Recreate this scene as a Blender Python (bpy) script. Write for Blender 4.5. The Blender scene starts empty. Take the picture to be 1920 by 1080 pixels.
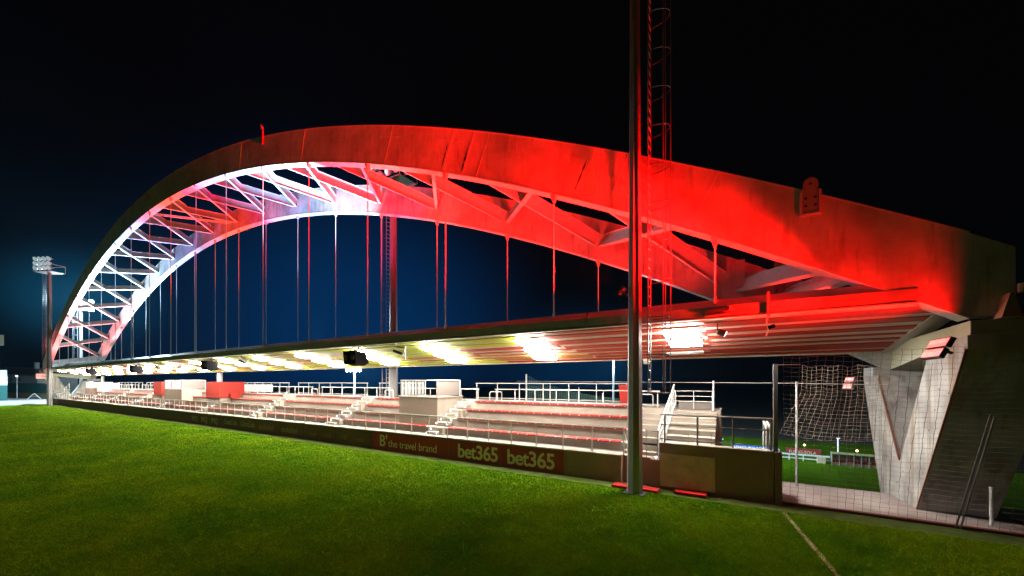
import bpy, math, random
from mathutils import Vector, Matrix
random.seed(7)
R = math.radians
S = bpy.context.scene
COL = S.collection

# ------------------------------------------------------------------ camera, sky, exposure
cam = bpy.data.cameras.new('camera'); camo = bpy.data.objects.new('camera', cam); COL.objects.link(camo)
camo.location = (0, 0, 3.9); camo.rotation_euler = (R(90), 0, R(31))
cam.sensor_width = 36; cam.lens = 13.125; cam.shift_y = 176/1920; cam.clip_end = 3000; cam.clip_start = .05
S.camera = camo
S.view_settings.view_transform = 'Standard'; S.view_settings.look = 'None'
S.view_settings.exposure = 0; S.view_settings.gamma = 1; S.view_settings.use_curve_mapping = False
try:
    S.cycles.use_denoising = True; S.cycles.use_light_tree = True
    S.cycles.max_bounces = 6; S.cycles.diffuse_bounces = 3; S.cycles.glossy_bounces = 3; S.cycles.sample_clamp_indirect = 4
except Exception: pass
W = bpy.data.worlds.new('World'); S.world = W; W.use_nodes = True
nt = W.node_tree; nt.nodes.clear()
def wn(t, **k):
    n = nt.nodes.new(t)
    for a, b in k.items(): setattr(n, a, b)
    return n
wo = wn('ShaderNodeOutputWorld'); bg = wn('ShaderNodeBackground'); tc = wn('ShaderNodeTexCoord')
def blob(dirv, r0, gain, col):
    """soft patch of lit night air painted into the sky round one direction"""
    nrm = wn('ShaderNodeVectorMath', operation='NORMALIZE'); nt.links.new(tc.outputs['Generated'], nrm.inputs[0])
    sc = wn('ShaderNodeVectorMath', operation='MULTIPLY'); sc.inputs[1].default_value = (1, 1, 1.25); nt.links.new(nrm.outputs[0], sc.inputs[0])
    v = Vector(dirv).normalized(); v.z *= 1.25
    d = wn('ShaderNodeVectorMath', operation='DISTANCE'); nt.links.new(sc.outputs[0], d.inputs[0]); d.inputs[1].default_value = v
    m = wn('ShaderNodeMapRange', interpolation_type='SMOOTHERSTEP'); nt.links.new(d.outputs['Value'], m.inputs['Value'])
    m.inputs['From Min'].default_value = 0; m.inputs['From Max'].default_value = r0
    m.inputs['To Min'].default_value = gain; m.inputs['To Max'].default_value = 0
    c = wn('ShaderNodeVectorMath', operation='SCALE'); c.inputs[0].default_value = col; nt.links.new(m.outputs[0], c.inputs['Scale'])
    return c.outputs[0]
def wadd(a, b):
    n = wn('ShaderNodeVectorMath', operation='ADD'); nt.links.new(a, n.inputs[0]); nt.links.new(b, n.inputs[1]); return n.outputs[0]
basec = wn('ShaderNodeCombineXYZ'); basec.inputs[0].default_value = .0009; basec.inputs[1].default_value = .0008; basec.inputs[2].default_value = .0010
g1 = blob((-.80, .60, .13), .58, 1.0, (.0000, .0215, .084))
g2 = blob((-.975, .169, .144), .145, 1.0, (.0000, .034, .070))  # halo of the blazing far mast, painted into the sky colour
g3 = blob((-.36, .93, .02), .30, 1.0, (.000, .014, .045))
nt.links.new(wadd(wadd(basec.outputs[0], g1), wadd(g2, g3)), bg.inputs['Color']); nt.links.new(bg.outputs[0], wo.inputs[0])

# ------------------------------------------------------------------ materials
MATS = {}
def nodes_of(m): return m.node_tree.nodes, m.node_tree.links
def mat(name, col, rough=.6, metal=0, noise=None, bump=0, bscale=20, emit=None, spec=None, coord='Object', stretch=(1, 1, 1)):
    """noise = (scale, strength, second colour) mixes a blotchy second colour in"""
    if name in MATS: return MATS[name]
    m = bpy.data.materials.new(name); m.use_nodes = True; N, L = nodes_of(m)
    b = N['Principled BSDF']; b.inputs['Base Color'].default_value = (*col, 1); b.inputs['Roughness'].default_value = rough
    b.inputs['Metallic'].default_value = metal
    if spec is not None: b.inputs['Specular IOR Level'].default_value = spec
    t = N.new('ShaderNodeTexCoord'); mp = N.new('ShaderNodeMapping'); mp.inputs['Scale'].default_value = stretch; L.new(t.outputs[coord], mp.inputs[0])
    if noise:
        n = N.new('ShaderNodeTexNoise'); n.inputs['Scale'].default_value = noise[0]; n.inputs['Detail'].default_value = 6; n.inputs['Roughness'].default_value = .65
        L.new(mp.outputs[0], n.inputs['Vector'])
        r = N.new('ShaderNodeMapRange'); r.inputs['From Min'].default_value = .38; r.inputs['From Max'].default_value = .72
        r.inputs['To Min'].default_value = 0; r.inputs['To Max'].default_value = noise[1]; L.new(n.outputs['Fac'], r.inputs['Value'])
        x = N.new('ShaderNodeMix'); x.data_type = 'RGBA'; x.inputs['A'].default_value = (*col, 1); x.inputs['B'].default_value = (*noise[2], 1)
        L.new(r.outputs[0], x.inputs['Factor']); L.new(x.outputs['Result'], b.inputs['Base Color'])
    if bump:
        n = N.new('ShaderNodeTexNoise'); n.inputs['Scale'].default_value = bscale; n.inputs['Detail'].default_value = 4; L.new(mp.outputs[0], n.inputs['Vector'])
        u = N.new('ShaderNodeBump'); u.inputs['Strength'].default_value = bump; u.inputs['Distance'].default_value = .03
        L.new(n.outputs['Fac'], u.inputs['Height']); L.new(u.outputs[0], b.inputs['Normal'])
    if emit:
        b.inputs['Emission Color'].default_value = (*emit[0], 1); b.inputs['Emission Strength'].default_value = emit[1]
    MATS[name] = m; return m
STEEL = mat('painted_arch_steel', (.62, .60, .58), .48, noise=(.9, .75, (.26, .20, .18)), bump=.12, bscale=3)
STEEL2 = mat('painted_brace_steel', (.60, .58, .56), .5, noise=(1.6, .35, (.38, .34, .32)))
def streaks(m, amount, col):
    N, L = nodes_of(m); b = N['Principled BSDF']; src = b.inputs['Base Color'].links[0].from_socket
    t = N.new('ShaderNodeTexCoord'); mp = N.new('ShaderNodeMapping'); mp.inputs['Scale'].default_value = (2.2, 2.2, .28); L.new(t.outputs['Object'], mp.inputs[0])
    n = N.new('ShaderNodeTexNoise'); n.inputs['Scale'].default_value = 1.6; n.inputs['Detail'].default_value = 8; n.inputs['Roughness'].default_value = .7; L.new(mp.outputs[0], n.inputs['Vector'])
    r = N.new('ShaderNodeMapRange'); r.inputs['From Min'].default_value = .52; r.inputs['From Max'].default_value = .68; r.inputs['To Max'].default_value = amount; L.new(n.outputs['Fac'], r.inputs['Value'])
    x = N.new('ShaderNodeMix'); x.data_type = 'RGBA'; L.new(r.outputs[0], x.inputs['Factor']); L.new(src, x.inputs['A']); x.inputs['B'].default_value = (*col, 1); L.new(x.outputs['Result'], b.inputs['Base Color'])
streaks(STEEL, .6, (.16, .12, .11)); streaks(STEEL2, .25, (.25, .21, .19))
SEAM = mat('weld_seam', (.72, .70, .68), .4)
DIRT = mat('rust_dirt', (.05, .035, .03), .9)
BOLT = mat('bolt_metal', (.75, .72, .7), .3, .3)
CABLE = mat('hanger_rod', (.92, .92, .92), .3, .0)
FASC = mat('fascia_sheet', (.40, .37, .34), .5, noise=(2.5, .4, (.22, .19, .17)))
SOFF = mat('soffit_cream', (.80, .77, .66), .6, noise=(5, .25, (.45, .42, .36)))
PLR = mat('plank_red', (.42, .022, .006), .55, noise=(6, .4, (.20, .03, .02)))
PLL = mat('plank_lime', (.62, .74, .03), .55, noise=(6, .4, (.44, .50, .03)))
PLO = mat('plank_ochre', (.52, .22, .03), .55, noise=(6, .4, (.28, .14, .05)))
CONC = mat('stand_concrete', (.41, .36, .31), .8, noise=(1.2, .6, (.27, .22, .18)), bump=.2, bscale=12)
CONCD = mat('wall_concrete', (.33, .19, .12), .85, noise=(1.5, .6, (.21, .12, .08)), bump=.3, bscale=14)
CONCP = mat('cabin_render', (.24, .185, .145), .85, noise=(3, .4, (.17, .13, .10)), bump=.2, bscale=10)
GALV = mat('galvanised_steel', (.62, .62, .62), .38, .1, noise=(9, .3, (.42, .42, .42)))
WHITE = mat('white_paint', (.78, .78, .77), .45)
GALVM = mat('mast_steel', (.27, .26, .27), .4, .1, noise=(2.2, .4, (.15, .15, .15)), stretch=(1, 1, .3))
BLACK = mat('black_plastic', (.006, .006, .008), .8, spec=.1)
DARK = mat('dark_steel', (.06, .06, .065), .5)
REDP = mat('red_cabin_panel', (.46, .03, .018), .5)
SEATR = mat('red_seat_plastic', (.42, .022, .02), .42)
ADR = mat('advert_red', (.34, .012, .010), .6, noise=(2, .4, (.22, .012, .010)))
ADB = mat('advert_brown', (.13, .045, .03), .7, noise=(2, .4, (.09, .035, .02)))
ADT = mat('advert_letters_cream', (.85, .68, .45), .6)
ADT2 = mat('advert_letters_faded', (.33, .27, .19), .6)
ADT3 = mat('advert_letters_dim', (.30, .16, .14), .6)
BLUEP = mat('blue_board', (.02, .12, .45), .5)
BOARD = mat('plain_board', (.85, .56, .38), .7, noise=(3, .5, (.30, .20, .13)))
PAVE = mat('footpath_concrete', (.42, .36, .34), .85, noise=(.9, .7, (.20, .14, .12)), bump=.4, bscale=9)
EARTH = mat('dark_ground', (.035, .03, .024), .95, noise=(.4, .6, (.02, .022, .014)), bump=.4, bscale=4)
NETM = mat('net_cord', (.34, .27, .20), .8)
NETD = mat('net_cord_dark', (.24, .21, .18), .85)
GLASS = mat('frosted_panel', (.55, .56, .56), .35)
MESHP = mat('punched_panel', (.20, .17, .16), .5, noise=(30, .5, (.2, .2, .2)))
TEAL = mat('teal_paint', (.015, .12, .11), .6)
REDMAT = mat('red_mat', (.35, .012, .01), .6)
WALLW = mat('house_render', (.45, .47, .46), .8, noise=(.5, .4, (.3, .32, .32)))
ROOFD = mat('house_roof_tiles', (.05, .035, .03), .8)
def emat(name, col, s):
    return mat(name, (.8, .8, .8), .5, emit=(col, s))
LEDW = emat('ceiling_lamp_light', (1.0, .94, .82), 118)
LEDR = emat('red_led_light', (1, .0, .0), .9)
LEDRW = emat('red_led_core', (1, .45, .4), 2.5)
LEDB = emat('cold_floodlight', (.62, .85, 1.0), 400)
STEPL = emat('step_light', (.75, .82, 1.0), 14)
FARL = emat('far_street_light', (1, .5, .2), 6)
FARW = emat('far_white_glow', (.8, .9, 1.0), 1.2)

def concrete_pier():
    m = bpy.data.materials.new('board_marked_concrete'); m.use_nodes = True; N, L = nodes_of(m); b = N['Principled BSDF']; b.inputs['Roughness'].default_value = .85
    t = N.new('ShaderNodeTexCoord')
    def noise(scale, st, det=5):
        mp = N.new('ShaderNodeMapping'); mp.inputs['Scale'].default_value = st; L.new(t.outputs['Object'], mp.inputs[0])
        n = N.new('ShaderNodeTexNoise'); n.inputs['Scale'].default_value = scale; n.inputs['Detail'].default_value = det; L.new(mp.outputs[0], n.inputs['Vector']); return n.outputs['Fac']
    def rng(v, a, b2, c, d):
        r = N.new('ShaderNodeMapRange'); r.inputs['From Min'].default_value = a; r.inputs['From Max'].default_value = b2; r.inputs['To Min'].default_value = c; r.inputs['To Max'].default_value = d; L.new(v, r.inputs['Value']); return r.outputs[0]
    def mixc(f, A, Bc):
        x = N.new('ShaderNodeMix'); x.data_type = 'RGBA'; L.new(f, x.inputs['Factor'])
        for s, v in (('A', A), ('B', Bc)):
            if isinstance(v, tuple): x.inputs[s].default_value = (*v, 1)
            else: L.new(v, x.inputs[s])
        return x.outputs['Result']
    c1 = mixc(rng(noise(1.3, (1, 1, 1)), .35, .68, 0, 1), (.52, .51, .49), (.30, .29, .28))
    c2 = mixc(rng(noise(3.2, (1, 1, .07)), .53, .68, 0, .65), c1, (.15, .13, .11))       # run-off streaks
    c3 = mixc(rng(noise(1.6, (1, 1.2, .05), 3), .58, .68, 0, .6), c2, (.26, .17, .06))   # ochre streaks
    L.new(c3, b.inputs['Base Color'])
    u = N.new('ShaderNodeBump'); u.inputs['Strength'].default_value = .5; u.inputs['Distance'].default_value = .02; L.new(noise(9, (1, 1, .5)), u.inputs['Height']); L.new(u.outputs[0], b.inputs['Normal'])
    return m
PIER = concrete_pier()

def grass_mat():
    m = bpy.data.materials.new('pitch_grass'); m.use_nodes = True; N, L = nodes_of(m); b = N['Principled BSDF']; b.inputs['Roughness'].default_value = .75
    b.inputs['Specular IOR Level'].default_value = 0
    t = N.new('ShaderNodeTexCoord')
    def noise(scale, det=4, st=(1, 1, 1), ro=.6):
        mp = N.new('ShaderNodeMapping'); mp.inputs['Scale'].default_value = st; L.new(t.outputs['Object'], mp.inputs[0])
        n = N.new('ShaderNodeTexNoise'); n.inputs['Scale'].default_value = scale; n.inputs['Detail'].default_value = det; n.inputs['Roughness'].default_value = ro; L.new(mp.outputs[0], n.inputs['Vector']); return n.outputs['Fac']
    def rng(v, a, b2, c, d):
        r = N.new('ShaderNodeMapRange'); r.inputs['From Min'].default_value = a; r.inputs['From Max'].default_value = b2; r.inputs['To Min'].default_value = c; r.inputs['To Max'].default_value = d; L.new(v, r.inputs['Value']); return r.outputs[0]
    def mixc(f, A, Bc):
        x = N.new('ShaderNodeMix'); x.data_type = 'RGBA'; L.new(f, x.inputs['Factor'])
        for s, v in (('A', A), ('B', Bc)):
            if isinstance(v, tuple): x.inputs[s].default_value = (*v, 1)
            else: L.new(v, x.inputs[s])
        return x.outputs['Result']
    c = mixc(rng(noise(9, 8, ro=.8), .42, .58, 0, 1), (.040, .125, .004), (.13, .26, .004))
    c = mixc(rng(noise(.35, 5), .42, .68, 0, .7), c, (.085, .130, .006))
    c = mixc(rng(noise(34, 3), .52, .66, 0, .75), c, (.015, .045, .010))
    c = mixc(rng(noise(60, 2), .60, .70, 0, .5), c, (.13, .22, .05))
    # mown bands running away from the stand
    w = N.new('ShaderNodeTexWave'); w.bands_direction = 'X'; w.inputs['Scale'].default_value = .055; w.inputs['Distortion'].default_value = .5; w.inputs['Detail'].default_value = 2
    L.new(t.outputs['Object'], w.inputs['Vector'])
    c = mixc(rng(w.outputs['Fac'], .3, .7, 0, .22), c, (.030, .080, .006))
    L.new(c, b.inputs['Base Color'])
    ad = N.new('ShaderNodeMath'); ad.operation = 'ADD'; L.new(noise(45, 4, ro=.7), ad.inputs[0]); L.new(noise(8, 4), ad.inputs[1])
    u = N.new('ShaderNodeBump'); u.inputs['Strength'].default_value = 1; u.inputs['Distance'].default_value = .06; L.new(ad.outputs[0], u.inputs['Height']); L.new(u.outputs[0], b.inputs['Normal'])
    return m
GRASS = grass_mat()
GRASS2 = mat('worn_grass_edge', (.095, .13, .035), .9, spec=0, noise=(3, .6, (.055, .085, .02)), bump=.8, bscale=40)

# ------------------------------------------------------------------ mesh helpers
class MB:
    def __init__(s): s.v = []; s.f = []
    def box(s, x0, x1, y0, y1, z0, z1):
        n = len(s.v); s.v += [(x, y, z) for z in (z0, z1) for x, y in ((x0, y0), (x1, y0), (x1, y1), (x0, y1))]
        s.f += [tuple(n+i for i in q) for q in ((3, 2, 1, 0), (4, 5, 6, 7), (0, 1, 5, 4), (1, 2, 6, 5), (2, 3, 7, 6), (3, 0, 4, 7))]; return s
    def hexa(s, p):  # 8 points: bottom four ccw, top four ccw
        n = len(s.v); s.v += [tuple(q) for q in p]
        s.f += [tuple(n+i for i in q) for q in ((3, 2, 1, 0), (4, 5, 6, 7), (0, 1, 5, 4), (1, 2, 6, 5), (2, 3, 7, 6), (3, 0, 4, 7))]; return s
    def bar(s, a, b, w, h, up=(0, 0, 1)):
        """box from a to b; w sideways, h along up, centred"""
        a = Vector(a); b = Vector(b); d = (b-a).normalized(); sd = d.cross(Vector(up))
        if sd.length < 1e-5: sd = d.cross(Vector((0, 1, 0)))
        sd.normalize(); u = sd.cross(d).normalized(); sd *= w/2; u *= h/2
        return s.hexa([a-sd-u, a+sd-u, b+sd-u, b-sd-u, a-sd+u, a+sd+u, b+sd+u, b-sd+u])
    def tube(s, a, b, r, r2=None, n=8):
        a = Vector(a); b = Vector(b); r2 = r if r2 is None else r2; d = (b-a).normalized()
        p = d.cross(Vector((0, 0, 1))) if abs(d.z) < .95 else d.cross(Vector((1, 0, 0)))
        p.normalize(); q = d.cross(p); k = len(s.v)
        for c, rr in ((a, r), (b, r2)):
            for i in range(n):
                t = 2*math.pi*i/n; s.v.append(tuple(c+(p*math.cos(t)+q*math.sin(t))*rr))
        s.f += [(k+i, k+(i+1) % n, k+n+(i+1) % n, k+n+i) for i in range(n)]
        s.f += [tuple(k+i for i in range(n))[::-1], tuple(k+n+i for i in range(n))]; return s
    def path(s, pts, r, n=6):
        for a, b in zip(pts, pts[1:]): s.tube(a, b, r, n=n)
        return s
    def prism(s, poly, axis, a, b):
        """poly 2D in the other two axes, extruded along axis from a to b"""
        k = len(s.v); n = len(poly)
        def P(c, u, v): return (c, u, v) if axis == 'x' else (u, c, v) if axis == 'y' else (u, v, c)
        s.v += [P(a, u, v) for u, v in poly] + [P(b, u, v) for u, v in poly]
        s.f += [tuple(k+i for i in range(n)), tuple(k+n+i for i in range(n))[::-1]] + [(k+i, k+n+i, k+n+(i+1) % n, k+(i+1) % n) for i in range(n)]; return s
    def quad(s, *p):
        k = len(s.v); s.v += [tuple(q) for q in p]; s.f.append(tuple(range(k, k+len(p)))); return s
    def sphere(s, c, r, n=8):
        k = len(s.v); m = n//2
        for j in range(m+1):
            for i in range(n):
                a = math.pi*j/m; t = 2*math.pi*i/n; s.v.append((c[0]+r*math.sin(a)*math.cos(t), c[1]+r*math.sin(a)*math.sin(t), c[2]+r*math.cos(a)))
        s.f += [(k+j*n+i, k+j*n+(i+1) % n, k+(j+1)*n+(i+1) % n, k+(j+1)*n+i) for j in range(m) for i in range(n)]; return s
    def build(s, name, m, parent=None, smooth=False, fix=True):
        me = bpy.data.meshes.new(name); me.from_pydata(s.v, [], s.f); me.materials.append(m)
        if fix:
            import bmesh
            b = bmesh.new(); b.from_mesh(me); bmesh.ops.recalc_face_normals(b, faces=b.faces); b.to_mesh(me); b.free()
        if smooth:
            for p in me.polygons: p.use_smooth = len(p.vertices) == 4
        o = bpy.data.objects.new(name, me); COL.objects.link(o)
        if parent: o.parent = parent
        return o
def empty(name, loc=(0, 0, 0), label=None, cat=None, group=None):
    o = bpy.data.objects.new(name, None); COL.objects.link(o); o.location = loc; o.empty_display_size = .2
    if label: o['label'] = label
    if cat: o['category'] = cat
    if group: o['group'] = group
    return o
def tag(o, label, cat, group=None):
    o['label'] = label; o['category'] = cat
    if group: o['group'] = group
    return o
def struct(o): o['kind'] = 'structure'; return o
def share(o, loc, parent=None, name=None, rot=None):
    c = o.copy(); COL.objects.link(c); c.location = loc
    if rot is not None: c.rotation_euler = rot
    if parent: c.parent = parent
    return c
def copy_thing(root, loc, label, rot=None):
    c = root.copy(); COL.objects.link(c); c.location = loc; c['label'] = label
    if rot is not None: c.rotation_euler = rot
    for ch in root.children:
        d = ch.copy(); COL.objects.link(d); d.parent = c
        for g in ch.children:
            e = g.copy(); COL.objects.link(e); e.parent = d
    return c
def spot(name, loc, to, watts, col, size=100, blend=.6, rad=.15, parent=None):
    l = bpy.data.lights.new(name, 'SPOT'); l.energy = watts; l.color = col; l.spot_size = R(size); l.spot_blend = blend; l.shadow_soft_size = rad
    o = bpy.data.objects.new(name, l); COL.objects.link(o); o.location = loc
    d = Vector(to)-Vector(loc); o.rotation_euler = d.to_track_quat('-Z', 'Y').to_euler()
    return o
def text(body, m, size, loc, rot, parent=None, name='lettering', offset=0, shear=0, sx=1, depth=.006, align='LEFT', space=1):
    cu = bpy.data.curves.new('t', 'FONT'); cu.body = body; cu.size = size; cu.extrude = depth; cu.offset = offset; cu.shear = shear; cu.align_x = align; cu.resolution_u = 3; cu.space_character = space
    t = bpy.data.objects.new('t', cu); COL.objects.link(t)
    bpy.context.view_layer.update()
    me = bpy.data.meshes.new_from_object(t.evaluated_get(bpy.context.evaluated_depsgraph_get())); bpy.data.objects.remove(t)
    me.materials.clear(); me.materials.append(m)
    o = bpy.data.objects.new(name, me); COL.objects.link(o); o.scale = (sx, 1, 1); o.rotation_euler = rot
    if parent: o.parent = parent; o.location = Vector(loc)-parent.location
    else: o.location = loc
    return o
ORD = ['first', 'second', 'third', 'fourth', 'fifth', 'sixth', 'seventh', 'eighth', 'ninth', 'tenth', 'eleventh', 'twelfth', 'thirteenth', 'fourteenth', 'fifteenth', 'sixteenth', 'seventeenth', 'eighteenth', 'nineteenth']

# ------------------------------------------------------------------ ground
HT = -10.0
g = MB()
prof = [(-140, -.06), (17.95, -.06), (23, -1.9), (34, -6.2), (46, HT-.02), (900, HT-.02)]
for (y0, z0), (y1, z1) in zip(prof, prof[1:]): g.quad((-900, y0, z0), (700, y0, z0), (700, y1, z1), (-900, y1, z1))
struct(g.build('ground', EARTH, fix=False))
g = MB(); g.quad((-104.5, -60, 0), (40, -60, 0), (40, 13.75, 0), (-104.5, 13.75, 0)); struct(g.build('pitch', GRASS, fix=False))
g = MB(); g.quad((-104.5, 13.75, -.002), (40, 13.75, -.002), (40, 14.75, -.002), (-104.5, 14.75, -.002)); struct(g.build('pitch_edge', GRASS2, fix=False))
g = MB(); g.quad((-70, 47, HT), (70, 47, HT), (70, 110, HT), (-70, 110, HT)); struct(g.build('lower_pitch', GRASS, fix=False))
import numpy as np
def blades(name, n, x0, x1, y0, y1, h, w, m):
    rg = np.random.default_rng(4)
    # nearest first: clump spacing and blade size grow with depth from the camera
    u = rg.uniform(0, 1, n//8*3); dep = 1/(1/6.6+(1/75-1/6.6)*u); lat = rg.uniform(-1.42, 1.5, len(u))*dep*1.0
    cx = -.515*dep+.857*lat; cy = .857*dep+.515*lat
    ok = (cy < 13.74) & (cx > -104) & (cx < 14); cl = np.stack([cx, cy], 1)[ok]; dc = dep[ok]
    p = np.repeat(cl, 8, 0)+rg.normal(0, .033, (len(cl)*8, 2))*np.repeat(np.clip(dc/8, 1, 5), 8)[:, None]; n = len(p); ds = np.repeat(np.clip(dc/9, .9, 3.2), 8)
    off = np.abs(p[:, 0]-(1.22+(13.7-p[:, 1])*.1371)); keep = (p[:, 1] < 13.78) & ((off > .07) | (rg.uniform(0, 1, n) < .25)); p = p[keep]; ds = ds[keep]; n = len(p)
    a = rg.uniform(0, 2*np.pi, n); hh = h*rg.uniform(.5, 1.25, n)*ds**.35; lean = rg.normal(0, .6, (n, 2))*hh[:, None]; ww = w*rg.uniform(.6, 1.3, n)*ds
    d = np.stack([np.cos(a), np.sin(a)], 1)*ww[:, None]/2
    v = np.zeros((n, 3, 3)); v[:, 0, :2] = p-d; v[:, 1, :2] = p+d; v[:, 2, :2] = p+lean; v[:, 2, 2] = hh
    me = bpy.data.meshes.new(name); me.vertices.add(3*n); me.vertices.foreach_set('co', v.ravel()); me.loops.add(3*n); me.loops.foreach_set('vertex_index', np.arange(3*n))
    me.polygons.add(n); me.polygons.foreach_set('loop_start', np.arange(0, 3*n, 3)); me.polygons.foreach_set('loop_total', np.full(n, 3)); me.update(calc_edges=True); me.materials.append(m)
    o = bpy.data.objects.new(name, me); COL.objects.link(o); o['kind'] = 'stuff'; o['label'] = 'short mown grass blades on the pitch in the foreground'; return o
BLADE = mat('grass_blade', (.11, .27, .008), .8, noise=(.32, .7, (.38, .48, .008)), spec=0)
blades('grass_blades', 480000, -19, 5, 2.2, 13.7, .040, .013, BLADE)
line = MB(); line.quad((1.17, 13.7, .004), (1.27, 13.7, .004), (2.6, 4, .004), (2.5, 4, .004)); struct(line.build('pitch_line', mat('worn_line_paint', (.26, .20, .10), .9, noise=(9, .9, (.09, .12, .02))), fix=False))
g = MB(); g.box(1.3, 6.6, 14.78, 17.85, -.5, .03); struct(g.build('footpath', PAVE))
g = MB(); g.box(1.22, 9.5, 14.62, 14.775, -.3, .07); struct(g.build('kerb', mat('red_kerb_rubber', (.16, .03, .02), .8, noise=(5, .5, (.08, .03, .02)))))
g = MB(); g.quad((-170, -60, .0), (-104.5, -60, .0), (-104.5, 30, .0), (-170, 30, .0)); struct(g.build('path', mat('grey_path', (.30, .30, .31), .9, noise=(.3, .5, (.18, .18, .19))), fix=False))

# ------------------------------------------------------------------ steel arch
XC = -50.0; HS = 55.0; KA = .0054
YF0, YF1 = 13.9, 14.45          # front girder
YR0, YR1 = 19.55, 20.10         # rear girder
def zf(x): return 21.85-KA*(x-XC)**2
def zr(x): return zf(x)-1.1
DEP = 2.12
arch = empty('steel_arch', (XC, 17, 5.4), 'twin steel arch with cross bracing washed in red and white light over the stand', 'arch bridge truss')
def P(o):  # parent keeping world coordinates
    o.parent = arch; o.location = (-XC, -17, -5.4); return o
def girder(name, y0, y1, zfun, zend):
    xs = [XC+HS*math.sin(math.pi/2*(i/72)) if False else XC-HS+2*HS*i/96 for i in range(97)]
    m = MB()
    # web box slightly narrower than its bottom flange
    def ring(x):
        zb = zfun(x)+.03; zt = zfun(x)+DEP
        return [(x, y0+.012, zb), (x, y1-.05, zb), (x, y1-.05, zt), (x, y0+.012, zt)]
    def sweep(rings):
        k = len(m.v)
        for r in rings: m.v.extend(r)
        for i in range(len(rings)-1):
            for j in range(4): m.f.append((k+4*i+j, k+4*i+(j+1) % 4, k+4*i+4+(j+1) % 4, k+4*i+4+j))
        m.f.append((k+3, k+2, k+1, k)); e = k+4*(len(rings)-1); m.f.append((e, e+1, e+2, e+3))
    rings = [ring(x) for x in xs]
    ext = .75
    L_ = [(xs[0]-ext, y, z) for y, z in ((y0+.012, zend), (y1-.05, zend), (y1-.05, zend+1.66), (y0+.012, zend+1.66))]
    R_ = [(xs[-1]+ext, y, z) for y, z in ((y0+.012, zend), (y1-.05, zend), (y1-.05, zend+1.66), (y0+.012, zend+1.66))]
    sweep([L_]+rings+[R_])
    a = P(m.build(name+'_web', STEEL))
    m = MB()
    sweep([[(x, y0, zfun(x)-.03), (x, y1+.05, zfun(x)-.03), (x, y1+.05, zfun(x)+.03), (x, y0, zfun(x)+.03)] for x in xs])
    P(m.build(name+'_bottom_flange', STEEL2))
    m = MB()
    sweep([[(x, y0+.0, zfun(x)+DEP), (x, y1, zfun(x)+DEP), (x, y1, zfun(x)+DEP+.04), (x, y0+.0, zfun(x)+DEP+.04)] for x in xs])
    P(m.build(name+'_top_flange', STEEL2))
    return a
girder('front_girder', YF0, YF1, zf, zf(5)-.03)
girder('rear_girder', YR0, YR1, zr, zr(5)-.03)
def nrm(x):
    s = -2*KA*(x-XC); n = Vector((-s, 0, 1)).normalized(); return n
# plate seams on the pitch face, perpendicular to the bottom flange
seam_x = [-1.35, -4.2, -5.45, -10.3, -11.1, -12.3, -16.5, -24.6, -33, -42, -51, -60, -69, -78, -87]
for i, x in enumerate(seam_x):
    n = nrm(x); a = Vector((x, YF0+.010, zf(x)+.03)); b = a+n*(DEP*n.z+.02)
    P(MB().bar(a, b, .022, .008, up=(0, 1, 0)).build('plate_seam', SEAM))
# dirt runs and bolt rows beside some seams
bm_ = MB(); dm = MB()
for x in (-5.45, -12.3, -16.5):
    n = nrm(x); t = Vector((n.z, 0, -n.x))
    for k in range(14):
        c = Vector((x, YF0+.004, zf(x)))+n*(1.45)+t*(k-7)*.13
        if k != 7: bm_.sphere(c, .014, 6)
    for k in range(9):
        h = random.uniform(.15, 1.2); o_ = random.uniform(-.3, .35)
        c = Vector((x, YF0+.006, zf(x)))+n*h+t*o_; bm_.sphere(c, .013, 6)
o = P(bm_.build('bolts', BOLT)); o['kind'] = 'stuff'
random.seed(3)
for x in (-5.65, -12.5, -11.3):
    n = nrm(x); t = Vector((n.z, 0, -n.x)); y = YF0+.009
    pl = []; pr = []
    K = 9; h0 = random.uniform(.0, .3); h1 = random.uniform(1.2, 1.7); off = random.uniform(.02, .1)
    for k in range(K+1):
        h = h0+(h1-h0)*k/K; w = random.uniform(.01, .10)*math.sin(math.pi*(k+.4)/(K+.8))
        c = Vector((x, y, zf(x)))+n*h+t*off
        pl.append(c-t*w*.5); pr.append(c+t*w*random.uniform(.3, 1.2))
    dmm = MB()
    for k in range(K):
        a, b, c2, d = pl[k], pr[k], pr[k+1], pl[k+1]; e = Vector((0, .004, 0))
        dmm.hexa([a, b, b+e, a+e, d, c2, c2+e, d+e])
    P(dmm.build('dirt_streak', DIRT))
# hangers
HX = [-.61-5.81*k for k in range(18)]
ZROOF = 6.52
hng = MB()
def hanger(x, y, z0, z1):
    o = MB().tube((x, y, z0), (x, y, z1), .027, n=6).build('hanger', CABLE); P(o)
    c = MB().prism([(x-.13, z1+.02), (x+.13, z1+.02), (x+.035, z1-.30), (x-.035, z1-.30)], 'y', y-.09, y+.09).build('hanger_lug', STEEL2)
    c.parent = o; c.location = (0, 0, 0)
    f = MB().tube((x, y, z0), (x, y, z0+.22), .055, n=6).build('hanger_foot', STEEL2); f.parent = o
for x in HX:
    hanger(x, YF0+.12, ZROOF-.02, zf(x)-.02)
for x in HX[1:]:
    if zr(x) > 7.2: hanger(x, YR0+.25, 5.6, zr(x)-.02)
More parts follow.
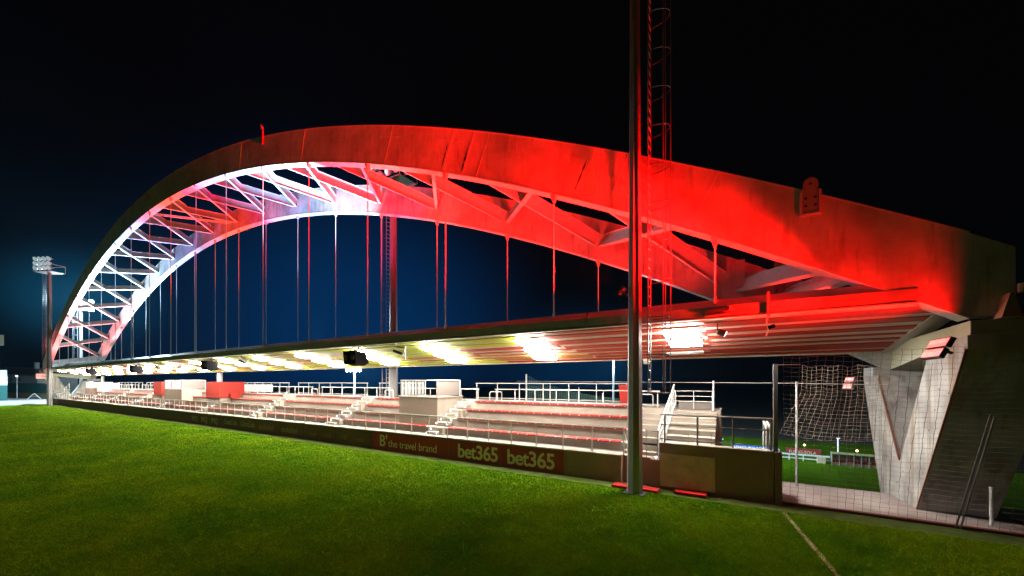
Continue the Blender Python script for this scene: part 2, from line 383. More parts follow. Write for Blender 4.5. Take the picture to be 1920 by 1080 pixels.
# X braces: deep I beams between the girders
def brace(xa, xb, dep=.62):
    a = Vector((xa, YF1+.0, zf(xa)+.12)); b = Vector((xb, YR0, zr(xb)+.72)) 
    u = (nrm((xa+xb)/2)+Vector((0, 0, 0))).normalized()
    d = (b-a).normalized(); u = (u-d*u.dot(d)).normalized()
    m = MB().bar(a+u*dep/2, b+u*dep/2, .03, dep, up=u)
    m.bar(a, b, .20, .028, up=u); m.bar(a+u*dep, b+u*dep, .20, .028, up=u)
    return P(m.build('brace', STEEL2))
for k, h in enumerate(HX):
    c = h-2.55
    if c+1.35 < 4.5: brace(c-1.4, h-.15)
    if k < 17: brace(c+1.35, HX[k+1]+.15)
brace(4.2-1.9, .0); brace(-104.0+1.4, -99.9)
P(MB().bar((.15, YR0-.3, zr(.15)+.9), (.15, YR0-.3, zr(.15)+2.1), .34, .08).build('gusset_post', STEEL2))
brace(2.9, 1.4); brace(-102.5, -101)
# tight bracing near the second quarter, where the photo shows a pair of thin ties
P(MB().tube((-53.6, YF1, zf(-53.6)+.2), (-48.2, YR0, zr(-48.2)+.9), .06, n=6).build('tie_rod', STEEL2))
P(MB().tube((-54.1, YF1, zf(-54.1)+.2), (-48.7, YR0, zr(-48.7)+.9), .06, n=6).build('tie_rod', STEEL2))
# lifting plates on the girders
def lift_plate(x, y, z0, h, w, frame=True):
    r = w/2; poly = [(x-r, z0), (x+r, z0)]+[(x+r*math.cos(math.pi*i/10), z0+h-r+r*math.sin(math.pi*i/10)) for i in range(11)]
    o = MB().prism(poly, 'y', y-.05, y).build('lifting_plate', mat('plate_primer', (.36, .30, .30), .5)); P(o)
    hb = MB()
    for dx, dz in ((0, h-r), (-.11, h*.42), (.11, h*.42), (-.11, h*.2), (.11, h*.2)):
        hb.tube((x+dx, y-.056, z0+dz), (x+dx, y-.049, z0+dz), .035, n=8)
    q = hb.build('bolt_hole', BLACK); q.parent = o
    if frame:
        f = MB(); f.box(x-r-.07, x-r-.01, y-.07, y, z0-.07, z0+h*.62); f.box(x+r+.01, x+r+.07, y-.07, y, z0-.07, z0+h*.62); f.box(x-r-.01, x+r+.01, y-.07, y, z0-.07, z0-.01)
        q = f.build('plate_frame', STEEL2); q.parent = o
lift_plate(1.86, YF0+.010, 8.86, 1.02, .36); lift_plate(1.6, YR0+.05, zr(1.6)+1.1, 1.7, .42, False)
lift_plate(-101.8, YF0+.05, 8.86, 1.02, .36)
o = MB().prism([(-29.5, zf(-29.5)+1.55), (-29.36, zf(-29.5)+1.55), (-29.34, zf(-29.5)+2.75), (-29.5, zf(-29.5)+2.85)], 'y', YF0-.06, YF0).build('marker_fin', REDP); P(o)
q = MB().prism([(-29.5, zf(-29.5)+2.6), (-29.14, zf(-29.5)+2.45), (-29.5, zf(-29.5)+2.95)], 'y', YF0-.12, YF0-.07).build('fin_cap', WHITE); q.parent = o

# end cross girders and soffit plates at both ends (mirrored about XC)
def zs(y): return 6.0-.171*(y-13.9)
def endframe(sgn):
    def X(x): return x if sgn > 0 else 2*XC-x
    def hx(p, name, m):
        return P(MB().hexa([(X(a), b, c) for a, b, c in p]).build(name, m))
    # box cross girder
    y0, y1 = 13.92, 19.62; zb0, zb1 = 5.06, 4.36; zt0, zt1 = 5.42, 4.30+1.0
    hx([(5.02, y0, zb0), (6.3, y0, zb0), (6.3, y1, zb1), (5.02, y1, zb1), (5.02, y0, 5.43), (6.3, y0, 5.43), (6.3, y1, 5.3), (5.02, y1, 5.3)], 'end_cross_girder', mat('cream_steel', (.60, .57, .40), .5, noise=(1.5, .4, (.42, .38, .26))))
    hx([(4.75, y0+.6, zs(y0+.6)-.02), (5.3, y0+.6, zs(y0+.6)-.02), (5.3, y1, zs(y1)-.02), (4.75, y1, zs(y1)-.02), (4.75, y0+.6, zs(y0+.6)+.04), (5.3, y0+.6, zs(y0+.6)+.04), (5.3, y1, zs(y1)+.04), (4.75, y1, zs(y1)+.04)], 'end_soffit_plate', STEEL2)
    # rear cap block and its tie
    hx([(4.55, 19.66, 4.12), (8, 19.66, 4.12), (8, 20.9, 4.12), (4.55, 20.9, 4.12), (4.55, 19.66, 4.46), (8, 19.66, 4.46), (8, 20.9, 4.46), (4.55, 20.9, 4.46)], 'rear_bearing_block', STEEL2)
    # front cap beam, seen dark
    hx([(5.03, 13.905, 5.09), (11, 13.905, 5.09), (11, 14.9, 5.0), (5.03, 14.9, 5.0), (5.03, 13.905, 5.42), (11, 13.905, 5.42), (11, 14.9, 5.42), (5.03, 14.9, 5.42)], 'front_cap_beam', FASC)
    for dx in (5.55, 5.95):
        P(MB().prism([(X(dx-.16), 5.43), (X(dx+.16), 5.43), (X(dx+.03), 6.0), (X(dx-.03), 6.0)], 'y', 13.55, 13.9).build('bearing_stiffener', mat('rust_primer', (.34, .17, .10), .7)))
    P(MB().tube((X(5.75), 13.7, 6.0), (X(5.75), 13.7, 6.22), .07, n=8).build('bearing_lamp', mat('lamp_brass', (.4, .25, .12), .4)))
endframe(1); endframe(-1)

# ------------------------------------------------------------------ concrete V piers
def pier(sgn):
    base = empty('concrete_pier', (4.65 if sgn > 0 else 2*XC-4.65, 16.7, 0),
                 'V shaped stained concrete pier under the near end of the arch, behind netting' if sgn > 0 else 'far V shaped concrete pier beside the far floodlight mast', 'pier', 'V piers of the arch')
    def X(x): return x if sgn > 0 else 2*XC-x
    poly = [(18.25, -.6), (19.85, 4.0), (19.8, 4.13), (18.60, 4.13), (17.1, 1.29), (15.45, 4.84), (15.3, 4.88), (13.86, 5.07), (13.84, 4.75), (16.1, -.1), (16.15, -.6)]
    m = MB(); k = 0; n = len(poly); T = 1.55
    for dx in (0, T):
        for y, z in poly: m.v.append((X(4.65-.105*(y-16.7)+dx), y, z))
    m.f.append(tuple(range(n))); m.f.append(tuple(range(n, 2*n))[::-1])
    for i in range(n): m.f.append((i, (i+1) % n, n+(i+1) % n, n+i))
    o = m.build('v_legs', PIER); o.parent = base; o.location = (-base.location.x, -16.7, 0)
    # triangulate the concave face cleanly
    import bmesh
    b = bmesh.new(); b.from_mesh(o.data); bmesh.ops.triangulate(b, faces=[f for f in b.faces if len(f.verts) > 4], ngon_method='EAR_CLIP'); bmesh.ops.recalc_face_normals(b, faces=b.faces); b.to_mesh(o.data); b.free()
    if sgn > 0:
        for (yy, zz) in ((16.6, .5), (17.3, .55), (15.9, 1.6), (16.9, 1.0), (18.0, 1.3), (18.5, 2.6), (15.5, 2.5), (15.0, 3.7), (19.0, 3.7), (14.6, 3.6), (15.2, 3.1)):
            xx = 4.65-.105*(yy-16.7); o = MB().tube((xx-.004, yy, zz), (xx+.01, yy, zz), .022, n=8).build('tie_hole', mat('tie_hole', (.06, .055, .05), .9)); o.parent = base; o.location = (-base.location.x, -16.7, 0)
    # brown timber strips at the arrises
    s = MB()
    for (ya, za), (yb, zb) in (((13.86, 4.72), (16.08, 0)), ((18.56, 4.05), (17.1, 1.33))):
        s.bar((X(4.65-.105*(ya-16.7)-.012), ya, za), (X(4.65-.105*(yb-16.7)-.012), yb, zb), .03, .05, up=(1, 0, 0))
    o = s.build('arris_strip', mat('rusty_edge', (.30, .13, .08), .8)); o.parent = base; o.location = (-base.location.x, -16.7, 0)
pier(1); pier(-1)
random.seed(21)
o = MB().tube((5.0, 14.6, .0), (5.35, 13.9, 3.1), .02, n=6).tube((5.1, 14.63, .0), (5.43, 13.93, 3.05), .02, n=6).build('leaning_pole', mat('dull_pole', (.10, .09, .08), .7))
tag(o, 'thin twin pole leaning diagonally in the dark beside the near pier', 'pole')
o = empty('white_post', (5.9, 15.3, 0), 'short white post with black bands on the footpath by the pier', 'post')
q = MB().tube((0, 0, 0), (0, 0, 1.03), .04, n=8).build('shaft', WHITE, o); q = MB().tube((0, 0, 1.03), (0, 0, 1.06), .05, n=8).build('cap', WHITE, o)

# ------------------------------------------------------------------ roof
roof = empty('grandstand_roof', (XC, 16.7, 5.5), 'long thin canopy with grey fascia and striped plank soffit hung from the arch', 'roof')
def PR(o): o.parent = roof; o.location = (-XC, -16.7, -5.5); return o
X0, X1 = -104.1, 4.1
YB = 19.5
# fascia in lengths
edges = [4.1, .82]+[.82-5.81*k for k in range(1, 19)]
edges = [e for e in edges if e > X0]+[X0]
for a, b in zip(edges, edges[1:]):
    m = MB(); prof = [(13.92, 6.0), (13.88, 6.06), (13.88, 6.36), (14.10, 6.62), (14.5, 6.66), (14.5, 6.03), (14.02, 6.0)]
    m.prism(prof, 'x', b+.012, a-.012); PR(m.build('fascia_panel', FASC))
m = MB(); m.box(X0, X1, 13.93, 14.48, 6.05, 6.6); 
PR(MB().prism([(14.5, 6.62), (YB+.2, 5.30), (YB+.2, 5.24), (14.5, 6.56)], 'x', X0, X1).build('roof_deck', FASC))
PR(MB().prism([(YB, zs(YB)-.03), (YB+.22, zs(YB)-.03), (YB+.22, 5.30), (YB, 5.30)], 'x', X0, X1).build('rear_fascia', SOFF))
PR(MB().box(X0, X1, 13.84, 13.99, 5.965, 5.995).build('drip_rail', SOFF))
PR(MB().prism([(14.0, zs(14.0)+.02), (YB, zs(YB)+.02), (YB, zs(YB)+.08), (14.0, zs(14.0)+.08)], 'x', X0, 4.76).build('soffit_board', SOFF))
# planks: a pattern of coloured strips per module, in staggered lengths
pat = [(14.38, .50), (15.22, .42), (16.08, .36), (16.86, .16), (17.45, .20), (18.02, .72), (19.02, .28)]
pat2 = [(14.16, .20), (14.62, .40), (15.45, .58), (16.45, .44), (17.20, .40), (17.95, .26), (18.48, .30), (19.05, .26)]
random.seed(11)
mods = []; x = 4.72; L = 5.6
mods = [(4.72, -.95)]
x = -.95
while x > X0+.5:
    nx = max(x-5.85, X0); mods.append((x, nx)); x = nx
count = 0
for i, (a, b) in enumerate(mods):
    pp = pat if i % 2 == 0 else pat2
    for j, (y, w) in enumerate(pp):
        stag = 0 if i == 0 else (1.15-(y-14.2)*.42)
        xa = a-.0-(stag if i > 1 else 0); xb = b-(stag if i > 0 else 0)
        if i == 0: xa = 4.72
        xb = max(xb, X0); xa = min(xa, 4.72)
        if xa-xb < .5: continue
        cx = (xa+xb)/2
        if cx > -9: m_ = PLR
        elif cx > -16: m_ = random.choice([PLR, PLO, PLL])
        elif cx > -46: m_ = random.choice([PLL, PLL, PLL, PLO])
        else: m_ = random.choice([PLO, PLR, PLO, PLL])
        y1 = y+w
        if i % 3 == 1 and random.random() < .15: continue
        o = MB().hexa([(xb, y, zs(y)-.015), (xa, y, zs(y)-.015), (xa, y1, zs(y1)-.015), (xb, y1, zs(y1)-.015), (xb, y, zs(y)+.018), (xa, y, zs(y)+.018), (xa, y1, zs(y1)+.018), (xb, y1, zs(y1)+.018)]).build('plank', m_)
        PR(o); count += 1
# transverse joint battens
# recessed ribs of the cream boards: thin shadow gaps
for k in range(len(mods)):
    pass
# roof lamps (ceiling)
root = empty('ceiling_light', (0, 0, 0), 'x', 'ceiling light', 'floodlit ceiling lights under the canopy')
tilt = math.atan(.171)
MB().box(-.60, .60, -.36, .36, -.05, 0).build('housing', WHITE, root)
MB().box(-.57, .57, -.33, .33, -.15, -.052).build('diffuser', LEDW, root)
rows = [('front', 15.0), ('middle', 16.45), ('rear', 17.95)]
lx = [-1.75]+[-8.4-6.0*k for k in range(16)]
first = True
for i, x in enumerate(lx):
    for j, (rn, y) in enumerate(rows):
        if i == 0 and j == 2: continue
        px_ = x + (0 if i == 0 else (0.35*(1-j)))
        lab = 'glowing %s row ceiling lamp, %s group counted from the near end of the canopy' % (rn, ORD[i])
        loc = (px_, y, zs(y)-.02)
        if first: root.location = loc; root.rotation_euler = (-tilt, 0, 0); root['label'] = lab; first = False
        else: copy_thing(root, loc, lab)
tw = empty('tube_light', (-1.97, 18.3, zs(18.3)-.02), 'unlit twin white tube fitting behind the nearest bright ceiling lamps', 'tube light'); tw.rotation_euler = (-tilt, 0, 0)
MB().box(-.75, .75, -.16, .16, -.06, 0).build('tray', WHITE, tw)
for dy in (-.07, .07): MB().tube((-.68, dy, -.085), (.68, dy, -.085), .024, n=8).build('tube', GLASS, tw)
o = MB().box(-3.95, -3.7, 19.2, 19.5, zs(19.3)-.3, zs(19.3)-.02).build('junction_box', SOFF); tag(o, 'cream junction box under the rear canopy edge by the mast', 'junction box')

# speakers
def speaker_thing(x, label):
    s = empty('loudspeaker', (x, 14.25, 5.97), label, 'loudspeaker', 'twin black loudspeakers under the canopy')
    for k, dx in enumerate((0, .62)):
        c = MB().prism([(-.62, -.28), (.1, -.34), (.32, -.95), (.05, -1.12), (-.55, -1.02)], 'x', dx-.24, dx+.24).build('cabinet', BLACK, s)
        MB().tube((dx, -.60, -.65), (dx, -.64, -.65), .17, n=12).build('cone', DARK, s)
    for dx in (-.2, .2, .45, .85): MB().bar((dx, 0, .02), (dx, -.25, -.35), .03, .05, up=(0, 1, 0)).build('bracket', BLACK, s)
    return s
s0 = speaker_thing(-19.5, 'twin black loudspeakers hanging under the middle of the canopy')
for x, l in ((-39.0, 'second black loudspeaker pair along the canopy, above the red cabin'), (-57.5, 'third black loudspeaker pair along the canopy'), (-75.5, 'farthest small black loudspeaker pair, by the arch foot')):
    copy_thing(s0, (x, 14.25, 5.97), l)
# camera arms
def cctv(x, label, z=5.97):
    c = empty('security_camera', (x, 13.9, z), label, 'security camera', 'security cameras on arms under the canopy')
    MB().bar((0, 0, .05), (0, 0, -.22), .05, .05).bar((0, 0, -.2), (.75, -.05, -.3), .05, .05).bar((.75, -.05, -.22), (.75, -.05, -.9), .05, .07).build('arm', GALVM, c)
    b = MB().bar((.62, -.05, -.62), (.05, -.15, -.42), .13, .13).build('camera_body', DARK, c)
    MB().tube((.05, -.15, -.42), (0, -.16, -.40), .05, n=8).build('lens', BLACK, b)
    return c
c0 = cctv(-15.6, 'security camera on a bent arm near the middle of the canopy')
for x, l in ((-32.6, 'security camera on a bent arm left of the big loudspeakers'), (-50.5, 'distant security camera on a bent arm in front of the lit ceiling')): copy_thing(c0, (x, 13.9, 5.97), l)
c = empty('fascia_camera', (-.3, 13.86, 6.2), 'tube shaped camera fixed on the red lit fascia behind the mast', 'security camera')
MB().bar((-.55, -.06, -.02), (.1, -.06, .04), .12, .1).build('body', DARK, c); MB().tube((.1, -.06, .04), (.2, -.06, .05), .08, n=10).build('hood', STEEL2, c); MB().bar((-.6, -.04, -.16), (.15, -.04, -.12), .06, .05).build('mount', STEEL2, c)
c = empty('cable_bracket', (.84, 13.85, 6.6), 'dangling white cable and small camera on a bracket below the fascia joint', 'bracket')
MB().path([(0, -.03, 0), (0, -.03, -.62), (-.05, -.05, -.85), (.0, -.02, -1.1), (-.06, -.03, -1.3)], .022).build('cable', WHITE, c)
MB().box(-.03, .03, -.05, .01, -.7, .05).build('bracket_plate', FASC, c)
MB().bar((0, -.05, -1.05), (.16, -.1, -1.0), .1, .1).build('camera_head', BLACK, c)

# ------------------------------------------------------------------ grandstand
SX0, SX1 = -97.0, -2.45
stand = empty('grandstand', (XC, 17, 0), 'long concrete terrace with four rows of red seats behind a low wall', 'grandstand')
def PS(o): o.parent = stand; o.location = (-XC, -17, 0); return o
RY = [15.9, 16.75, 17.6, 18.45]; RZ = [1.38, 1.83, 2.28, 2.73]
PS(MB().box(SX0, 1.2, 14.85, 15.88, -.3, .97).build('front_walkway', CONC))
for i in range(4):
    y1 = RY[i+1] if i < 3 else 22.2
    # terrace risers in precast lengths
    x = SX1; z1 = RZ[i]-.06
    while x > SX0:
        nx = max(x-4.9, SX0)
        PS(MB().box(nx+.006, x-.006, RY[i]+.03, y1+.03, z1-(.60 if i else .9), z1).build('terrace_step', CONC)); x = nx
PS(MB().box(SX0, SX1, 18.9, 22.2, -.4, 2.0).build('rear_base', CONC))
# front wall
wall = MB()
wf = 14.5
x = -3.80
while x > SX0-8:
    nx = max(x-5.9, SX0-8); PS(MB().box(nx+.008, x-.008, wf, 14.84, -.3, 1.03).build('wall_length', CONCD)); x = nx
PS(MB().box(-3.80, -2.75, 14.80, 14.86, -.3, 1.03).build('wall_recess', CONCD))
PS(MB().box(-2.75, -2.42, wf, 14.84, -.3, 1.03).build('front_wall', CONCD))
PS(MB().box(-2.42, 1.02, wf-.02, 14.84, -.3, 1.64).build('raised_wall', CONCD))
PS(MB().box(1.05, 1.24, wf-.06, 14.8, -.3, 1.66).build('end_pillar', CONCD))
PS(MB().box(SX0-8, -3.8, wf-.01, 14.88, 1.034, 1.075).build('wall_coping', CONC))
PS(MB().box(-2.42, 1.02, wf-.03, 14.88, 1.643, 1.675).build('wall_coping', CONC))
PS(MB().box(-2.38, -.62, wf-.06, wf-.022, .12, 1.30).build('wall_board', BOARD))
# seats
AIS = [(-15.1, -13.75), (-24.5, -22.9), (-35.3, -33.6), (-45.6, -44.0), (-56.6, -55.0), (-67, -65.4), (-77.5, -75.9), (-88, -86.4)]
BOXES = [(-18.34, -15.15), (-57.76, -52.75)]; REDB = [(-46.5, -43.5), (-61.2, -58.6)]
BLK = []
def blocked(x, i):
    for a, b in AIS:
        if a < x < b: return True
    if i >= 2:
        for a, b in BOXES:
            if a-.3 < x < b+.3: return True
    if i >= 1:
        for a, b in REDB+[BOXES[1]]:
            if a-.3 < x < b+.3: return True
    return x > -4.15
seatm = MB().box(-.21, .21, -.06, .30, -.045, .0).v
sproto = None; far = MB(); nseat = 0; fb = MB()
allseats = []
for i in range(4):
    x = -4.4
    while x > SX0+.5:
        if not blocked(x, i): allseats.append((x, i))
        x -= .505
allseats.sort(key=lambda s: -s[0])
near_n = 298
for k, (x, i) in enumerate(allseats):
    y, z = RY[i], RZ[i]
    if k < near_n:
        if sproto is None:
            sproto = MB().prism([(-.07, -.05), (.30, -.05), (.33, 0.0), (.27, .012), (-.03, .006), (-.07, -.012)], 'x', -.215, .215).build('seat', SEATR); sproto.parent = stand
            me = sproto.data; o = sproto
        else:
            o = sproto.copy(); COL.objects.link(o)
        o.location = (x-XC, y-17, z)
    else: far.box(x-.215, x+.215, y-.07, y+.3, z-.05, z)
    fb.box(x+.235, x+.27, y-.05, y+.2, z-.058, z-.005)
o = PS(far.build('distant_seats', SEATR)); o['kind'] = 'stuff'
o = PS(fb.build('seat_brackets', WHITE)); o['kind'] = 'stuff'
# aisle steps with small lights
sl = []
for a, b in AIS:
    for i in range(4): PS(MB().box(a+.08, b-.35, RY[i]-.38, RY[i]+.02, RZ[i]-.45, RZ[i]-.27).build('aisle_step', CONC))
    PS(MB().box(b-.33, b-.08, RY[0]-.3, RY[0]+.02, .98, 1.36).build('aisle_plinth', CONC))
    PS(MB().box(b-.33, b-.08, RY[2]-.3, RY[2]+.02, 1.78, 2.26).build('aisle_plinth', CONC))
    for i in range(4):
        for xx in (a+.14, b-.42):
            for dy, dz in ((-.39, -.34), (.0, -.15)):
                sl.append((xx, RY[i]+dy, RZ[i]+dz))
sroot = None
for k, (x, y, z) in enumerate(sl):
    if sroot is None:
        sroot = MB().tube((0, -.012, 0), (0, .012, 0), .026, n=8).build('step_light', STEPL); sroot.parent = stand; q = sroot
    else: q = sroot.copy(); COL.objects.link(q)
    q.location = (x-XC, y-17-.012, z)
# right hand stairs block
xa, xb = -2.40, -.70
for i in range(8):
    y0 = 15.0+.47*i; z1 = 1.15+.205*(i+1)
    PS(MB().box(xa, xb, y0, y0+.47+.03 if i < 7 else 20.6, -.3 if i == 7 else z1-.5, z1 if i < 7 else 2.62).build('stair_step', WHITE if False else CONC))
PS(MB().box(xb+.003, xb+.12, 18.2, 20.6, -.3, 2.66).build('stair_cheek', CONC))
# stairs seen between mast and handrail
for i in range(7):
    y0 = 15.5+.45*i; PS(MB().box(-3.95, -2.62, y0, y0+.47, .3, 1.1+.22*i).build('stair_step', CONC))

# ------------------------------------------------------------------ railings
def railing(name, label, cat, group, x0, x1, y, z, h, posts, mat_, rails, r=.022, rp=.02, top_r=None):
    e = empty(name, (x1, y, z), label, cat, group)
    for p in posts: MB().bar((p-x1, 0, 0), (p-x1, 0, h), .045, .045).build('post', mat_, e) if rp == 0 else MB().tube((p-x1, 0, 0), (p-x1, 0, h), rp, n=6).build('post', mat_, e)
    for k, zz in enumerate(rails):
        MB().tube((x0-x1, 0, zz), (0, 0, zz), (top_r or r) if k == 0 else r, n=6).build('rail', mat_, e)
    return e
posts = [-5.02-1.274*k for k in range(-1, 78)]; posts = [p for p in posts if p > SX0-7.8]
railing('front_railing', 'long galvanised railing along the top of the low advert wall', 'railing', None, SX0-7.5, -3.8, 14.66, 1.075, 1.03, posts, GALV, [1.03, .93, .12], r=.018, rp=.030, top_r=.036)
for k in (0,):
    railing('front_railing', 'short railing between the mast and the raised wall', 'railing', None, -2.95, -2.46, 14.66, 1.04, 1.03, [-2.9, -2.5], GALVM, [1.03, .93, .12], r=.012, top_r=.026)
railing('raised_railing', 'dark three rail railing on top of the raised wall at the near end', 'railing', None, -2.42, 1.0, 14.62, 1.675, 1.03, [-2.25, -1.17, -.10, .96], GALVM, [1.03, .66, .14], r=.022, rp=.035, top_r=.036)
e = railing('raised_railing', 'low inner railing behind the raised wall railing', 'railing', None, -2.35, -.7, 15.0, 1.2, .9, [-2.3, -1.5, -.75], GALVM, [.9, .1], r=.012, rp=.014)
# tall and low rear railings
tall = [(-15.94, -5.24), (-26.16, -21.07), (-38.48, -27.61), (-50.97, -40.07), (-65.53, -52.9), (-82.42, -70.3), (-97.0, -84.2)]
low = [(-12.67, -3.15), (-20.77, -13.84), (-30.51, -21.95), (-41.5, -31.77), (-52.6, -42.9), (-64, -54.5), (-75, -65.5), (-86, -76.5), (-96.8, -87.5)]
for i, (a, b) in enumerate(tall):
    n = max(2, round((b-a)/1.75)); ps = [b-.1-(b-a-.2)*k/n for k in range(n+1)]
    railing('tall_railing', 'tall white railing at the back of the walkway, %s length from the mast' % ORD[i], 'railing', 'tall white railings behind the terrace', a, b, 21.5, 2.67, 1.13, ps, WHITE, [1.13, .12], r=.022, rp=.03, top_r=.032)
for i, (a, b) in enumerate(low):
    n = max(2, round((b-a)/1.35)); ps = [b-.1-(b-a-.2)*k/n for k in range(n+1)]
    railing('low_railing', 'low white railing just behind the top seat row, %s length from the mast' % ORD[i], 'railing', 'low white railings behind the top row', a, b, 19.05, 2.67, .78, ps, WHITE, [.78, .10], r=.02, rp=.022, top_r=.026)
hoop_x = [-12.9, -22.6, -32.3, -45.0, -4.0, -55.2, -66]
for i, x in enumerate(hoop_x):
    o = MB().path([(x-.45, 19.5, 2.67), (x-.45, 19.5, 3.2), (x-.38, 19.5, 3.28), (x+.38, 19.5, 3.28), (x+.45, 19.5, 3.2), (x+.45, 19.5, 2.67)], .024).build('hoop_barrier', WHITE)
    tag(o, 'small white hoop barrier behind the low railing, %s counted from the near mast' % ORD[i] if i != 4 else 'small white hoop barrier beside the near stair rail', 'barrier', 'white hoop barriers')
e = railing('top_railing', 'white railing with panels above the right hand stair block', 'railing', None, -2.5, -.9, 19.0, 2.62, .86, [-2.45, -1.68, -.92], WHITE, [.86, .62, .38], r=.015, rp=.02)
MB().box(-1.42, -.02, .05, .07, .02, .40).build('infill_panel', MESHP, e)
e2 = MB().tube((-.86, 18.6, 1.2), (-.86, 18.6, 3.95), .035, n=8).build('white_pole', WHITE); tag(e2, 'slender white pole at the end of the right hand stair block', 'pole')
# sloping stair handrail with stringer
hr = empty('stair_handrail', (-2.52, 14.8, 1.0), 'bright white sloping handrail climbing beside the near stairs', 'handrail')
a = Vector((0, .0, .0)); 
for dz, r in ((1.05, .035), (.75, .018), (.45, .018), (.15, .03)): MB().bar((0, 0, dz), (0, 4.3, dz+1.72), .05, r*2).build('rail', WHITE, hr)
for k in range(6): MB().bar((0, .1+.82*k, .05+.33*k), (0, .1+.82*k, 1.08+.33*k), .045, .045).build('baluster', WHITE, hr)
MB().hexa([(.05, 0, -.1), (.09, 0, -.1), (.09, 4.3, 1.62), (.05, 4.3, 1.62), (.05, 0, .3), (.09, 0, .3), (.09, 4.3, 2.02), (.05, 4.3, 2.02)]).build('stringer', WHITE, hr)
MB().hexa([(-.01, .1, .3), (.01, .1, .3), (.01, 4.2, 1.95), (-.01, 4.2, 1.95), (-.01, .1, .8), (.01, .1, .8), (.01, 4.2, 2.5), (-.01, 4.2, 2.5)]).build('side_panel', GLASS, hr)
MB().sphere((-.02, -.25, .12), .035).build('lamp', STEPL, hr)
# white gate post pair at the right end of the raised railing
gt = empty('tube_arch', (.86, 15.1, 1.0), 'white tubular frame at the right end of the raised wall', 'frame')
for dx in (0, .09): MB().path([(dx, 0, 0), (dx, 0, 1.35), (dx, .25, 1.45), (dx, 1.4, 1.45), (dx, 1.5, 0)], .03).build('tube', WHITE, gt)

# white hoarding panels on the far rear walkway
hp = empty('white_hoarding', (-58.3, 21.0, 2.67), 'row of pale panels along the rear walkway left of centre', 'hoarding')
for k in range(12):
    MB().box(k*1.33, k*1.33+1.25, 0, .03, .15, .95).build('panel', GLASS, hp)

# ------------------------------------------------------------------ cabins on the terrace
def cabin(x0, x1, z1, label, top=True):
    c = empty('concrete_cabin', (x0, 16.62, 0), label, 'cabin', 'concrete cabins on the terrace')
    w = x1-x0
    MB().box(0, w, 0, 2.35, 1.0, z1).build('front_block', CONCP, c)
    MB().box(w+.003, w+.02, .03, 2.35, 1.0, z1).build('side_face', CONC, c)
    MB().box(-.05, w+.06, -.04, 2.4, z1+.003, z1+.05).build('slab', CONC, c)
    h = 1.05
    for x in (.12, w*.47, w-.06):
        MB().bar((x, .05, z1+.05), (x, .05, z1+h), .05, .05).build('post', GALVM, c)
    for x in (.12, w-.06): MB().bar((x, 2.2, z1+.05), (x, 2.2, z1+h), .05, .05).build('post', WHITE, c)
    MB().bar((.1, .05, z1+h), (w-.04, .05, z1+h), .07, .06).bar((.12, .05, z1+h), (.12, 2.2, z1+h), .07, .06).bar((w-.06, .05, z1+h), (w-.06, 2.2, z1+h), .07, .06).build('top_rail', WHITE, c)
    MB().box(w-.07, w-.05, .12, 2.15, z1+.12, z1+h-.08).build('side_panel', MESHP, c)
    MB().box(w*.47, w-.1, 2.2, 2.22, z1+.12, z1+h-.1).build('back_panel', DARK, c)
    for k in range(7): MB().bar((.12, .15+.3*k, z1+.1), (.12, .15+.3*k, z1+h-.08), .02, .2, up=(0, 1, 0)).build('slat', GLASS, c)
    return c
cabin(-18.34, -15.15, 2.95, 'brown rendered concrete cabin with white topped railing in the middle of the terrace')
cabin(-57.76, -52.75, 3.03, 'distant concrete cabin with railing between two red cabins')
for x0, x1, l in ((-46.49, -43.49, 'bright red box cabin right of the distant concrete cabin'), (-61.23, -58.6, 'smaller looking red box cabin left of the distant concrete cabin')):
    c = empty('red_cabin', (x0, 16.6, 0), l, 'cabin', 'red box cabins on the terrace')
    MB().box(0, x1-x0, 0, 2.2, 2.32, 3.84).build('body', REDP, c); MB().box(-.04, x1-x0+.04, -.04, 2.24, 3.845, 3.90).build('lid', REDP, c)
    MB().box(.1, x1-x0-.1, .1, 2.1, 1.2, 2.31).build('plinth', CONC, c); MB().box(x1-x0+.003, x1-x0+.5, .8, 1.4, 2.32, 2.75).build('side_box', REDP, c)
c = empty('wheeled_bin', (-5.0, 20.0, 2.67), 'red wheeled bin standing on the rear walkway just left of the mast', 'bin')
MB().hexa([(-.24, -.2, .1), (.24, -.2, .1), (.24, .2, .1), (-.24, .2, .1), (-.3, -.28, .95), (.3, -.28, .95), (.3, .28, .95), (-.3, .28, .95)]).build('body', REDP, c)
MB().prism([(-.3, .955), (.3, .955), (.3, 1.0), (.1, 1.08), (-.3, 1.04)], 'y', -.32, .3).build('lid', REDP, c)
for dx in (-.22, .22): MB().tube((dx-.03, .2, .1), (dx+.03, .2, .1), .1, n=10).build('wheel', BLACK, c)
# distant white equipment and red figure-like cones at the far end of the terrace
c = empty('far_kiosk', (-96.0, 17.2, 1.3), 'grey and white kiosk at the far end of the terrace under the canopy', 'kiosk')
MB().box(0, 4.6, 0, 2.5, -.3, 1.55).build('base', CONCP, c); MB().box(.1, 4.5, .1, 2.4, 1.56, 2.6).build('upper', WHITE, c); MB().box(4.62, 8.2, .5, 2.4, -.3, 2.4).build('side', WHITE, c)
c = empty('far_stair', (-104, 15.6, 1.0), 'white stair railing rising at the far end of the terrace', 'handrail')
MB().bar((.2, 0, 1.0), (7.2, 0, 2.6), .08, .08).bar((.2, 0, .6), (7.2, 0, 2.2), .06, .06).bar((.2, 0, .2), (7.2, 0, 1.8), .06, .06).build('rails', WHITE, c)
for k in range(5): MB().bar((.2+1.7*k, 0, 0), (.2+1.7*k, 0, 1.0+.39*k), .06, .06).build('post', WHITE, c)

